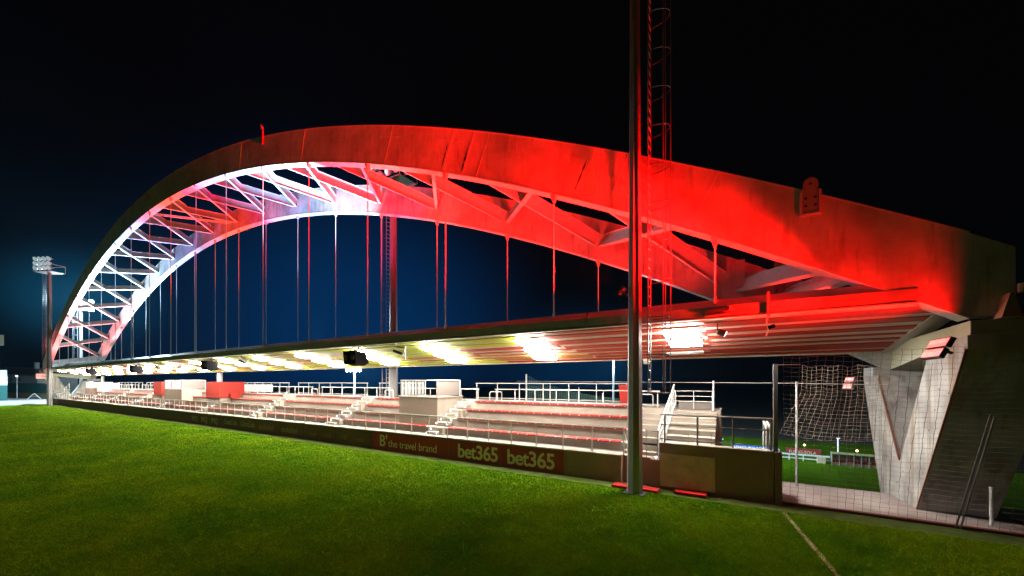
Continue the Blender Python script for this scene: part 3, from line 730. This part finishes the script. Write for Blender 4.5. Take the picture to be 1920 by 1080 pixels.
# rear columns that carry cables below the canopy
for x, l in ((-52.0, 'pale square column behind the bright red cabin'), (-99.0, 'farthest pale column under the canopy edge')):
    c = empty('canopy_column', (x, 19.9, 2.67), l, 'column', 'pale columns under the rear canopy edge')
    MB().box(-.42, .42, -.12, .12, 0, zs(19.6)-2.75).build('shaft', mat('column_steel', (.45, .44, .43), .5), c); MB().box(-.5, .5, -.2, .2, 0, .06).build('base_plate', GALV, c)

# ------------------------------------------------------------------ advert boards on the wall
def board(x0, x1, m, label, z0=.04, z1=.99):
    b = empty('advert_board', (x0, 14.49, 0), label, 'advert board', 'advert boards on the pitch wall')
    n = max(1, round((x1-x0)/3.1)); w = (x1-x0)/n
    for k in range(n): MB().box(k*w+.012, (k+1)*w-.012, -.012, .0, z0, z1).build('panel', m, b)
    MB().box(0, x1-x0, -.018, .0, z1+.004, z1+.03).build('trim', DARK, b); return b
RT = (R(90), 0, 0)
b = board(-12.45, -6.17, ADR, 'dark red advert board reading bet365 twice in cream letters')
text('bet365', ADT, .93, (-11.85, 14.475, .19), RT, b, offset=.018, sx=.99, space=.93); text('bet365', ADT, .93, (-8.98, 14.475, .19), RT, b, offset=.018, sx=.99, space=.93)
b = board(-18.2, -12.47, ADR, 'dark red advert board reading B the travel brand')
text("B'", ADT, .92, (-17.6, 14.475, .24), RT, b, offset=.012); text('the travel brand', ADT, .58, (-16.85, 14.475, .24), RT, b, sx=.97)
b = board(-25.2, -18.22, ADB, 'brown advert board with four small script logos')
for k in range(4): text('heda', ADT3, .42, (-24.6+1.6*k, 14.475, .32), RT, b, shear=.4)
b = board(-31.6, -25.22, ADB, 'brown advert board reading euskaltel twice')
text('euskaltel', ADT3, .6, (-31.2, 14.475, .32), RT, b); text('euskaltel', ADT3, .6, (-28.1, 14.475, .32), RT, b)
b = board(-37.4, -31.62, ADB, 'brown advert board with two CocaCola script logos')
text('CocaCola', ADT2, .66, (-37.1, 14.475, .36), RT, b, shear=.35, sx=.85); text('CocaCola', ADT2, .66, (-34.2, 14.475, .36), RT, b, shear=.35, sx=.85)
b = board(-44.2, -37.42, ADB, 'dark brown advert board reading IMQ three times')
for k in range(3): text('IMQ', ADT2, .72, (-43.6+2.05*k, 14.475, .28), RT, b)
board(-98, -44.22, ADB, 'plain dark brown lettering-free board along the far wall')

# ------------------------------------------------------------------ floodlight masts
def ladder_cage(root, x, y, z0, z1, sx=1):
    m = MB()
    m.tube((x+.12*sx, y-.22, z0), (x+.12*sx, y-.22, z1), .022, n=6); m.tube((x+.12*sx, y+.22, z0), (x+.12*sx, y+.22, z1), .022, n=6)
    m.build('ladder_rail', GALVM, root)
    z = z0+.15
    r = None
    while z < z1:
        if r is None: r = MB().tube((x+.12*sx, y-.22, 0), (x+.12*sx, y+.22, 0), .012, n=5).build('rung', GALV, root); r.location.z = z
        else:
            q = r.copy(); COL.objects.link(q); q.location.z = z
        z += .32
    hoop = [(x+sx*(.12+.40*math.sin(math.pi*i/8)*1.7), y-.34*math.cos(math.pi*i/8), 0) for i in range(9)]
    h0 = None; z = z0+.02
    while z < z1:
        if h0 is None: h0 = MB().path(hoop, .016, 5).build('cage_hoop', DARK, root); h0.location.z = z
        else:
            q = h0.copy(); COL.objects.link(q); q.location.z = z
        z += 1.28
    c = MB()
    for i in (2, 4, 6): c.tube((hoop[i][0], hoop[i][1], z0), (hoop[i][0], hoop[i][1], z1), .016, n=5)
    c.build('cage_strap', GALVM, root)
def lamp_head(root, z, lit=None, n=4, w=3.4):
    MB().box(-w/2, w/2, -.9, .9, z-.05, z).build('platform', GALVM, root)
    f = MB()
    for x in (-w/2, w/2):
        for y in (-.9, .9): f.tube((x, y, z), (x, y, z+1.1), .03, n=5)
    f.path([(-w/2, -.9, z+1.1), (w/2, -.9, z+1.1), (w/2, .9, z+1.1), (-w/2, .9, z+1.1), (-w/2, -.9, z+1.1)], .03, 5).build('guard_rail', GALV, root)
    for r in range(3):
        for k in range(n):
            x = -w/2+.4+(w-.8)*k/(n-1); zz = z+.45+.75*r; s = MB()
            s.tube((x, -.95 if not lit else -.95, zz), (x, -.62, zz+.12), .30, .16, n=10); fl = s.build('floodlight', GALV, root)
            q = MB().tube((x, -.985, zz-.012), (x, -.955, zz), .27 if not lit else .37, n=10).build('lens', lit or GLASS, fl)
    MB().bar((-w/2, -.6, z+.45), (w/2, -.6, z+.45), .06, .06).bar((-w/2, -.6, z+1.2), (w/2, -.6, z+1.2), .06, .06).bar((-w/2, -.6, z+1.95), (w/2, -.6, z+1.95), .06, .06).build('crossbar', GALVM, root)
def mast(x, y, z, h, label, r0=.25, r1=.13, cage=1, lit=None, head=True, w=3.4, zb=3.5, rot=0, group='tall floodlight masts', hn=4):
    m = empty('floodlight_mast', (x, y, z), label, 'floodlight mast', group); m.rotation_euler = (0, 0, rot)
    MB().tube((0, 0, 0), (0, 0, h), r0, r1, n=8).build('pole', GALVM, m)
    MB().box(-.36, .36, -.30, .30, 0, .03).build('base_plate', DARK, m)
    if cage: ladder_cage(m, r0*.9*cage+.12*cage, 0, zb, h, cage)
    if head: lamp_head(m, h, lit, hn, w)
    return m
m1 = mast(-3.05, 13.45, .0, 22.0, 'tall steel floodlight mast with caged ladder standing before the stand at the near end', r0=.27, r1=.14)
m2 = mast(-96.4, 13.4, 0, 21.8, 'far left floodlight mast with faintly glowing lamp head beside the arch foot', r0=.33, r1=.24, cage=-1, w=3.3, rot=R(25), lit=emat('dim_floodlight', (.7, .9, 1.0), .35))  # lenses given a faint glow
m3 = mast(-23.4, 20.6, 2.0, 17.6, 'floodlight mast rising behind the canopy, its head seen through the bracing', r0=.36, r1=.24, cage=-1, zb=.8)
m4 = mast(-118.5, 20.7, 0, 19.0, 'far mast with blazing white lamps behind the left leg of the arch', r0=.3, r1=.2, cage=-1, lit=LEDB, w=3.6, rot=R(80), hn=5)
# far lit masts beyond the stand
def far_mast(x, y, z, h, label, s=1, lab2='lit floodlight masts of the far pitch'):
    m = empty('far_mast', (x, y, z), label, 'floodlight mast', lab2)
    MB().tube((0, 0, 0), (0, 0, h), .28*s, .2*s, n=8).build('pole', WHITE, m)
    MB().bar((-2.2*s, 0, h), (2.2*s, 0, h), .15, .15).build('crossbar', WHITE, m)
    for dx in (-2, -1, 1, 2):
        for dz in (-.2, .6): MB().sphere((dx*s, -.2, h+dz), .38*s, 8).build('lamp', LEDB, m)
    return m
f1 = far_mast(-60.3, 44, -9.5, 15.8, 'lit floodlight pole on blue haze seen left of the central mast', .85)
f2 = far_mast(-19.8, 70, HT, 18.6, 'lit floodlight pole with ladder just left of the near mast, head behind the canopy', .8)

# red wash bars on the ground at the mast foot
def wash(x0, x1, y0, y1, label):
    e = empty('floor_wash_light', ((x0+x1)/2, (y0+y1)/2, 0), label, 'floor light', 'red floor lights at the mast foot'); w = (x1-x0)/2; d = (y1-y0)/2
    MB().box(-w, w, -d, d, 0.005, .10).build('tray', REDMAT, e); MB().box(-w+.03, w-.03, -d+.02, -d+.08, .102, .112).build('lens', mat('red_lens', (.5, .01, .01), .3, emit=((1, .01, .01), .9)), e)
    return e
wash(-3.95, -2.35, 13.72, 14.2, 'long red glowing floor light lying round the foot of the near mast'); wash(-1.85, -.85, 14.0, 14.42, 'short red glowing floor light lying below the plain wall board')

# ------------------------------------------------------------------ red LED floods
def led(x, y, z, aim, label, w=.62, h=.40, watts=0, name='led_floodlight', col=(1, .015, .012)):
    e = empty(name, (x, y, z), label, 'floodlight', 'red LED floodlights')
    d = Vector(aim)-Vector((x, y, z)); e.rotation_euler = d.to_track_quat('-Z', 'Y').to_euler()
    MB().box(-w/2, w/2, -h/2, -.02, -.03, .07).box(-w/2, w/2, .02, h/2, -.03, .07).build('housing', DARK, e)
    MB().box(-w/2+.02, w/2-.02, -h/2+.02, -.03, -.036, -.031).box(-w/2+.02, w/2-.02, .03, h/2-.02, -.036, -.031).build('light_panel', LEDR, e)
    s = MB()
    for r in (-.29, -.21, .21, .29):
        for k in range(8): s.sphere((-w/2+.06+(w-.12)*k/7, r*h/.4*.5, -.04), .013, 6)
    q = s.build('led_cluster', LEDRW, e); q['kind'] = 'stuff'
    MB().bar((0, 0, .07), (0, 0, .3), .06, .06).build('bracket', DARK, e)
    return e
led(4.22, 13.25, 4.72, (-4, 12.6, 8.5), 'large red LED floodlight panel on the near pier, the upper of two', .85, .52)
led(3.9, 19.9, 3.85, (-2, 17.5, 5.5), 'smaller red LED floodlight panel on the rear leg of the near pier', .50, .50)
led(-104.9, 13.6, 4.9, (-96, 12.4, 6.5), 'red LED floodlight glowing at the foot of the far arch leg', 1.1, .9)
RED = (1, .012, .010); RED2 = (1, .0015, .0015)
spot('red_spot', (4.0, 12.6, 4.9), (-4.2, 13.9, 10.2), 30000, RED2, 47, .9)
spot('red_spot', (3.8, 12.6, 4.9), (-8.5, 13.9, 12.9), 230000, RED2, 27, .9)
spot('red_spot', (4.1, 12.5, 4.7), (.2, 14.0, 7.4), 1500, RED2, 84, .9)
spot('mast_foot_red', (-2.3, 13.4, .13), (-2.85, 13.45, 4.0), 130, RED2, 40, .9, .04)
spot('red_spot', (4.75, 13.15, 5.0), (2.6, 13.98, 6.9), 650, RED2, 104, .9)
spot('red_spot', (-104.0, 13.0, 5.0), (-96, 13.9, 11), 16000, RED2, 45, .8)
# added red fill on the near mast, lighting the web in its shadow
led(-3.46, 13.2, 7.1, (-11.5, 13.7, 14.8), 'small added red LED fill light clamped to the near mast above the canopy edge', .34, .30).name = 'mast_fill_led'
spot('mast_fill_beam', (-3.7, 13.12, 7.3), (-10.8, 14.0, 14.0), 37000, RED2, 78, .9)
# uplights on the canopy between the girders
ups = [(2.2, RED, 500), (-2.5, RED, 1500), (-6.5, RED, 3000), (-10.5, RED, 5500), (-14.5, (1, .03, .03), 6500), (-19.0, (1, .10, .10), 9000),
       (-23.0, (1, .03, .25), 9000), (-26.8, (.55, .80, 1), 55000), (-31.0, (.22, .52, 1), 30000), (-35.5, (.20, .55, 1), 30000), (-38.5, (.9, .02, .45), 17000), (-42, (1, .02, .03), 22000), (-46.5, (1, .03, .012), 38000),
       (-51.5, (1, .05, .03), 17000), (-57, (.62, .30, .80), 13000), (-63, (.32, .45, 1), 38000), (-70, (.42, .68, 1), 62000), (-77, (.55, .76, 1), 62000), (-84, (.95, .65, .85), 30000), (-90, (1, .28, .32), 12000), (-96, (1, .26, .26), 3500)]
uroot = None
for k, (x, c, w) in enumerate(ups):
    z = 6.05
    lab = 'small uplight on top of the canopy, %s from the near end' % (ORD[k] if k < 19 else 'second last' if k == 19 else 'last')
    if uroot is None:
        uroot = empty('uplight', (x, 16.4, z), lab, 'uplight', 'uplights on the canopy roof')
        MB().box(-.2, .2, -.14, .14, 0, .16).build('housing', DARK, uroot); MB().box(-.17, .17, -.11, .11, .162, .168).build('lens', GLASS, uroot)
        MB().box(-.05, .05, -.05, .05, -.35, 0).build('stem', GALVM, uroot)
    else: copy_thing(uroot, (x, 16.4, z), lab)
    spot('uplight_beam', (x, 16.4, z+.22), (x-1.0 if x > XC else x+1.0, 16.6, 30), w, c, 126 if zf(x) < 12 else 92 if zf(x) < 15 else 66 if zf(x) < 18 else 50, .5, .08)
# added white fill spot under the canopy edge, put in to brighten the pier
sp = empty('pier_fill_light', (-.55, 14.5, 5.62), 'small added white fill light under the near canopy edge pointing at the pier', 'spotlight')
MB().tube((0, 0, 0), (.22, .05, -.10), .09, .12, n=10).build('housing', DARK, sp); MB().bar((0, 0, 0), (0, 0, .26), .04, .04).build('bracket', DARK, sp)
MB().tube((.222, .05, -.101), (.228, .052, -.104), .10, n=10).build('lens', emat('pier_fill_lens', (1, .97, .9), 8), sp)
spot('pier_fill_beam', (-.28, 14.56, 5.48), (4.6, 16.6, 1.9), 1050, (1, .98, .93), 74, .9, .1)
# cold light of the lit masts
def point(loc, w, col, r=.5):
    l = bpy.data.lights.new('flood_glow', 'POINT'); l.energy = w; l.color = col; l.shadow_soft_size = r; o = bpy.data.objects.new('flood_glow', l); COL.objects.link(o); o.location = loc
point((-116.2, 20.0, 20.4), 110000, (.60, .85, 1), .9)
spot('far_flood', (-60.3, 44.4, 7.0), (-60, 75, -8), 90000, (.60, .85, 1), 165, .5, .5)
spot('far_flood', (-19.8, 70.4, 9.2), (-19, 100, -8), 90000, (.60, .85, 1), 165, .5, .6)
# unseen lamps, without modelled masts
# floodlights across the pitch, behind the camera, turned low
spot('opposite_flood', (-52, -56, 24), (-26, 6, -1), 4200, (1, .92, .74), 52, .9, .8)
spot('opposite_flood', (-100, -40, 24), (-72, 10, 0), 1500, (.8, .95, 1), 62, .9, .8)
# added bare lamp to brighten the lower pitch
spot('lower_pitch_fill', (12, 60, 10), (10, 84, HT), 3000, (.95, 1, .9), 110, .8, .5)
# ------------------------------------------------------------------ nets
def net(name, P0, nu, nv, fn, r, m, label, cat):
    """fn(u, v) -> point; cords as thin three sided tubes"""
    mb = MB()
    def seg(a, b):
        a = Vector(a); b = Vector(b); mb.tube(a, b, r, n=3)
    for i in range(nu+1):
        for j in range(nv): seg(fn(i/nu, j/nv), fn(i/nu, (j+1)/nv))
    for j in range(nv+1):
        for i in range(nu): seg(fn(i/nu, j/nv), fn((i+1)/nu, j/nv))
    o = mb.build(name, m, fix=False); return tag(o, label, cat)
random.seed(5)
jit = {}
def J(u, v, s):
    k = (round(u*500), round(v*500))
    if k not in jit: jit[k] = (random.uniform(-s, s), random.uniform(-s, s))
    return jit[k]
def f_front(u, v):
    x = 1.25+7.6*u; a = J(u, v, .012); y = 13.75+.95*(1-v)+.05*math.sin(9*u+3*v)
    z = .02+4.75*v-.03*math.sin(u*40)*v
    return (x+a[0]+.03*math.sin(5*v+8*u), y, z+a[1])
net('barrier_net', None, 40, 34, f_front, .0036, NETD, 'fine dark ball stop net hanging in front of the near pier', 'net')
def f_rear(u, v):
    a = J(u, v, .012)
    # left edge sweeps outward near the bottom
    left = 1.98-.95*max(0, (1-v)-.35)**1.1*1.0 if v < .65 else 2.05
    left = 2.05-.55*max(0, .62-v)/.62 - .12*(1-v)
    right = 4.1
    x = left+(right-left)*u+a[0]; y = 16.9+.12*math.sin(12*u)
    z = 2.0+2.5*v-.09*v*abs(math.sin(math.pi*u*4))+a[1]-.15*(1-v)*math.sin(3*u)
    return (x, y, z)
net('goal_net', None, 15, 20, f_rear, .0058, NETM, 'slack brown net hanging in scallops in the gap beside the pier', 'net')
fr = empty('net_post', (1.08, 14.68, 0), 'tall dark square post with net cable at the end of the raised wall', 'post')
MB().box(-.06, .06, -.06, .06, 0, 4.47).build('post', GALVM, fr); MB().tube((0, 0, 4.45), (.7, .4, 4.45), .012, n=5).build('top_wire', GALVM, fr)
pn = MB().tube((1.92, 17.35, 0), (1.92, 17.35, 3.9), .035, n=8).build('thin_post', GALV); tag(pn, 'thin grey net post standing on the far edge of the footpath', 'post')
wr = MB().tube((-14, 24.0, 3.95), (1.92, 17.35, 3.85), .012, n=4).tube((1.92, 17.35, 3.85), (4.4, 17.4, 3.8), .012, n=4).build('net_cable', GALV); tag(wr, 'thin cable strung between posts behind the terrace', 'cable')
# catch net behind the walkway with posts
cn = empty('catch_net', (-12.04, 21.9, 2.67), 'sagging catch net between white posts behind the rear railing', 'net')
for dx, h in ((0, 1.75), (1.75, 1.1), (3.7, .9), (5.2, .55), (6.7, .35)): MB().tube((dx, 0, 0), (dx, 0, h), .05 if dx == 0 else .035, n=6).build('post', WHITE, cn)
mb = MB(); top = lambda x: 1.7*math.exp(-x/3.2)+.12
for k in range(40):
    x = .08+k*.165; mb.tube((x, 0, .05), (x, 0, max(.1, top(x)-.1)), .006, n=3)
for j in range(11):
    z = .1+.15*j; x = .08
    pts = [(x2*.165+.08, 0, z*(top(x2*.165)-.1)/1.7) for x2 in range(40)]; mb.path(pts, .006, 3)
mb.build('netting', TEAL if False else mat('net_green', (.12, .30, .27), .8), cn)

# ------------------------------------------------------------------ lower pitch background
def fence_far():
    f = empty('pitch_fence', (-6, 82.5, HT), 'low white rail fence along the lower pitch', 'fence')
    for k in range(18): MB().box(k*2.0, k*2.0+.12, -.05, .05, 0, 1.15).build('post', WHITE, f)
    for z in (.35, .95): MB().box(0, 34.1, -.08, -.052, z, z+(.28 if z > .5 else .2)).build('rail', WHITE, f)
fence_far()
d = empty('dugout', (13.7, 81.0, HT), 'cream team dugout with a row of red seats on the lower pitch', 'dugout')
MB().prism([(0, .0), (1.3, 0), (1.3, 2.0), (.7, 2.15), (-.1, 1.95), (-.1, 1.9), (.65, 2.08), (1.22, 1.94), (1.22, .0)][::-1], 'x', 0, 5.6).build('shell', mat('dugout_shell', (.45, .40, .20), .5), d)
MB().box(0, 5.6, .3, .9, 0, .45).build('bench', mat('bench_cream', (.6, .5, .3), .6), d)
MB().box(0, 5.6, 1.0, 1.2, 0, 1.2).build('backboard', mat('bench_cream', (.6, .5, .3), .6), d)
for k in range(12): MB().box(.15+k*.45, .48+k*.45, .35, .95, .46, .86).build('seat', SEATR, d)
for k in range(7): MB().box(k*.92, k*.92+.05, -.1, 1.2, 0, 2.0).build('frame', GALVM, d)
o = MB().box(11.9, 13.0, 81.8, 82.3, HT, HT+1.05).build('white_locker', mat('locker_cream', (.62, .5, .35), .6)); tag(o, 'cream locker beside the dugout on the lower pitch', 'locker')
b = empty('far_banner', (8.2, 88.5, HT), 'red banner with pale letters beyond the lower pitch', 'banner')
MB().box(0, 5.2, 0, .05, .0, 1.35).build('cloth', mat('banner_red', (.30, .03, .03), .7), b); MB().box(0, .1, .06, .14, 0, 1.4).box(5.1, 5.2, .06, .14, 0, 1.4).build('pole', GALVM, b)
text('FUNKI-SOLA', ADT, .85, (8.6, 88.46, HT+.35), RT, b, sx=.86)
b = empty('blue_board', (-.9, 87.5, HT), 'blue advert board with white IMQ letters seen under the raised railing', 'advert board')
MB().box(0, 7.8, 0, .05, .2, 1.3).build('panel', BLUEP, b); 
for k in range(3): text('IMQ', WHITE, 1.0, (-.1+2.7*k, 87.46, HT+.42), RT, b, offset=.01); 
for k in range(3): MB().tube((.45+2.7*k, -.03, .78), (.45+2.7*k, 0, .78), .32, n=12).build('emblem', WHITE, b)
lamps = [(11.1, 89.5, HT, 1.9, FARL, 'orange lamp glowing over the red banner'), (18.6, 89.5, HT, 1.5, FARL, 'orange lamp glowing behind the dugout'), (-3.2, 89.5, HT, 1.6, FARL, 'tiny orange lamp near the blue board')]
for x, y, z, h, m_, l in lamps:
    e = empty('far_lamp', (x, y, z), l, 'lamp', 'small orange lamps beyond the lower pitch')
    MB().tube((0, 0, 0), (0, 0, h), .04, n=5).build('pole', GALVM, e); MB().sphere((0, 0, h), .2, 8).build('bulb', m_, e)
for x, y, z, h, l in ((15.9, 89, HT, 3.6, 'slim white lamp post behind the dugout'), (-2.6, 89, HT, 2.0, 'slim white lamp post beyond the stair block')):
    e = empty('white_lamp_post', (x, y, z), l, 'lamp post', 'slim white lamp posts beyond the lower pitch')
    MB().tube((0, 0, 0), (0, 0, h), .09, n=6).build('pole', FARW, e); MB().bar((-.22, 0, h), (.25, 0, h), .2, .14).build('head', FARW, e)  # pole given a glow of its own, in place of light falling on it

# ------------------------------------------------------------------ far left surroundings
hx, hy = (-188.52, 17.39); h2x, h2y = (-170.12, 21.45)  # positions in this section converted from image pixels at assumed distances
ang = math.atan2(h2y-hy, h2x-hx); wd = math.hypot(h2x-hx, h2y-hy)
h = empty('white_house', (hx, hy, 0), 'pale two storey house with small windows and dark roof at the far left', 'house'); h.rotation_euler = (0, 0, ang)
MB().box(0, wd, 0, 8, 0, 6.2).build('wall', WALLW, h)
MB().prism([(-.5, 6.2), (wd+.5, 6.1), (wd-.3, 7.4), (1.2, 8.4)], 'y', -.4, 8.4).build('roof', ROOFD, h)
for i, fx in enumerate((.22, .48)):
    for z in (1.4, 4.1):
        f = MB().box(fx*wd, fx*wd+1.1, -.06, -.01, z, z+.9).build('window', mat('window_dark', (.06, .07, .08), .3), h)
        q = MB().box(fx*wd-.08, fx*wd+1.18, -.09, -.061, z-.1, z).build('sill', WALLW, f)
MB().box(wd*.6, wd*.6+.9, 2, 2.8, 7.5, 9.6).build('chimney', WALLW, h)
hx, hy = (-158.57, 14.39); h2x, h2y = (-132.24, 18.54); ang = math.atan2(h2y-hy, h2x-hx); wd = math.hypot(h2x-hx, h2y-hy)
w = empty('boundary_wall', (hx, hy, 0), 'low stained cream wall with green screen above at the far left', 'wall'); w.rotation_euler = (0, 0, ang)
MB().box(0, wd, 0, .3, 0, 1.25).build('masonry', mat('stained_cream', (.42, .33, .14), .85, noise=(1.2, .8, (.16, .10, .06))), w)
MB().box(0, wd, .12, .18, 1.26, 3.6).build('screen', TEAL, w)
for k in range(8): MB().box(wd*k/7-.05, wd*k/7+.05, .18, .26, 1.26, 3.7).build('post', GALVM, w)
for x, y, hh, l in ((-145.32, 15.34, 5.2, 'small white lamp post before the low cream wall'), (-148.02, 13.73, 5.0, 'small white lamp post at the left edge of the view')):
    e = empty('small_lamp_post', (x, y, 0), l, 'lamp post', 'small white lamp posts at the far left')
    MB().tube((0, 0, 0), (0, 0, hh), .10, .07, n=8).build('pole', WHITE, e); MB().bar((-.1, 0, hh), (.9, -.2, hh+.1), .35, .3).build('head', FARW if hh > 5.1 else WHITE, e)
x, y = (-131.77, 11.82); e = empty('teal_kiosk', (x, y, 0), 'teal and white kiosk cut off by the left edge of the view', 'kiosk')
MB().box(-1, .6, -.5, .8, 0, 3.2).build('lower', TEAL, e); MB().box(-1, .6, -.52, .82, 3.21, 4.9).build('upper', WHITE, e); MB().prism([(-1, 4.91), (.6, 4.91), (-.2, 6.4)], 'y', -.5, .8).build('top', WALLW, e)
x, y = (-135.43, 16.63); e = empty('a_frame_board', (x, y, 0), 'small pale A shaped frame board standing on the path by the far mast', 'sign board')
MB().bar((-.7, -.9, 0), (0, 0, 1.3), .12, .1).build('leg', WHITE, e); MB().bar((.7, .9, 0), (0, 0, 1.3), .12, .1).build('leg', WHITE, e); MB().bar((-.35, -.45, .6), (.35, .45, .6), .06, .06).build('crosspiece', WHITE, e)
x, y = (-98.2, 8.66); e = empty('pole_box', (x, y, 0), 'white box on a pole at the left edge above the pitch', 'pole_box')
MB().box(-.9, .72, -.4, .4, 9.6, 11.2).build('box', WHITE, e); MB().tube((-.6, 0, 0), (-.6, 0, 9.6), .1, n=8).build('pole', GALVM, e)  # plain box on an added pole, standing in for a far stand's roof end
x, y = (10.45, 24.95); e = empty('stacked_boards', (x, y, 0), 'stack of pale boards at the right edge in the dark', 'boards')
for k in range(2): MB().box(-.6, 1.2, -.2, .5, 1.05+.16*k, 1.15+.16*k).build('board', BOARD, e)
MB().box(-.5, 1.1, -.1, .4, 0, 1.0).build('trestle', DARK, e)

# ------------------------------------------------------------------ night air
hz = MB().box(-400, 250, -75, 330, -11.2, 40).build('haze', mat('x_tmp', (.5, .5, .5)))
hm = bpy.data.materials.new('thin_night_haze'); hm.use_nodes = True; N, L = nodes_of(hm); N.remove(N['Principled BSDF'])
pv = N.new('ShaderNodeVolumePrincipled'); pv.inputs['Color'].default_value = (.22, .62, 1, 1); pv.inputs['Density'].default_value = .00007; pv.inputs['Anisotropy'].default_value = .2
L.new(pv.outputs[0], N['Material Output'].inputs['Volume']); hz.data.materials.clear(); hz.data.materials.append(hm); hz['kind'] = 'stuff'
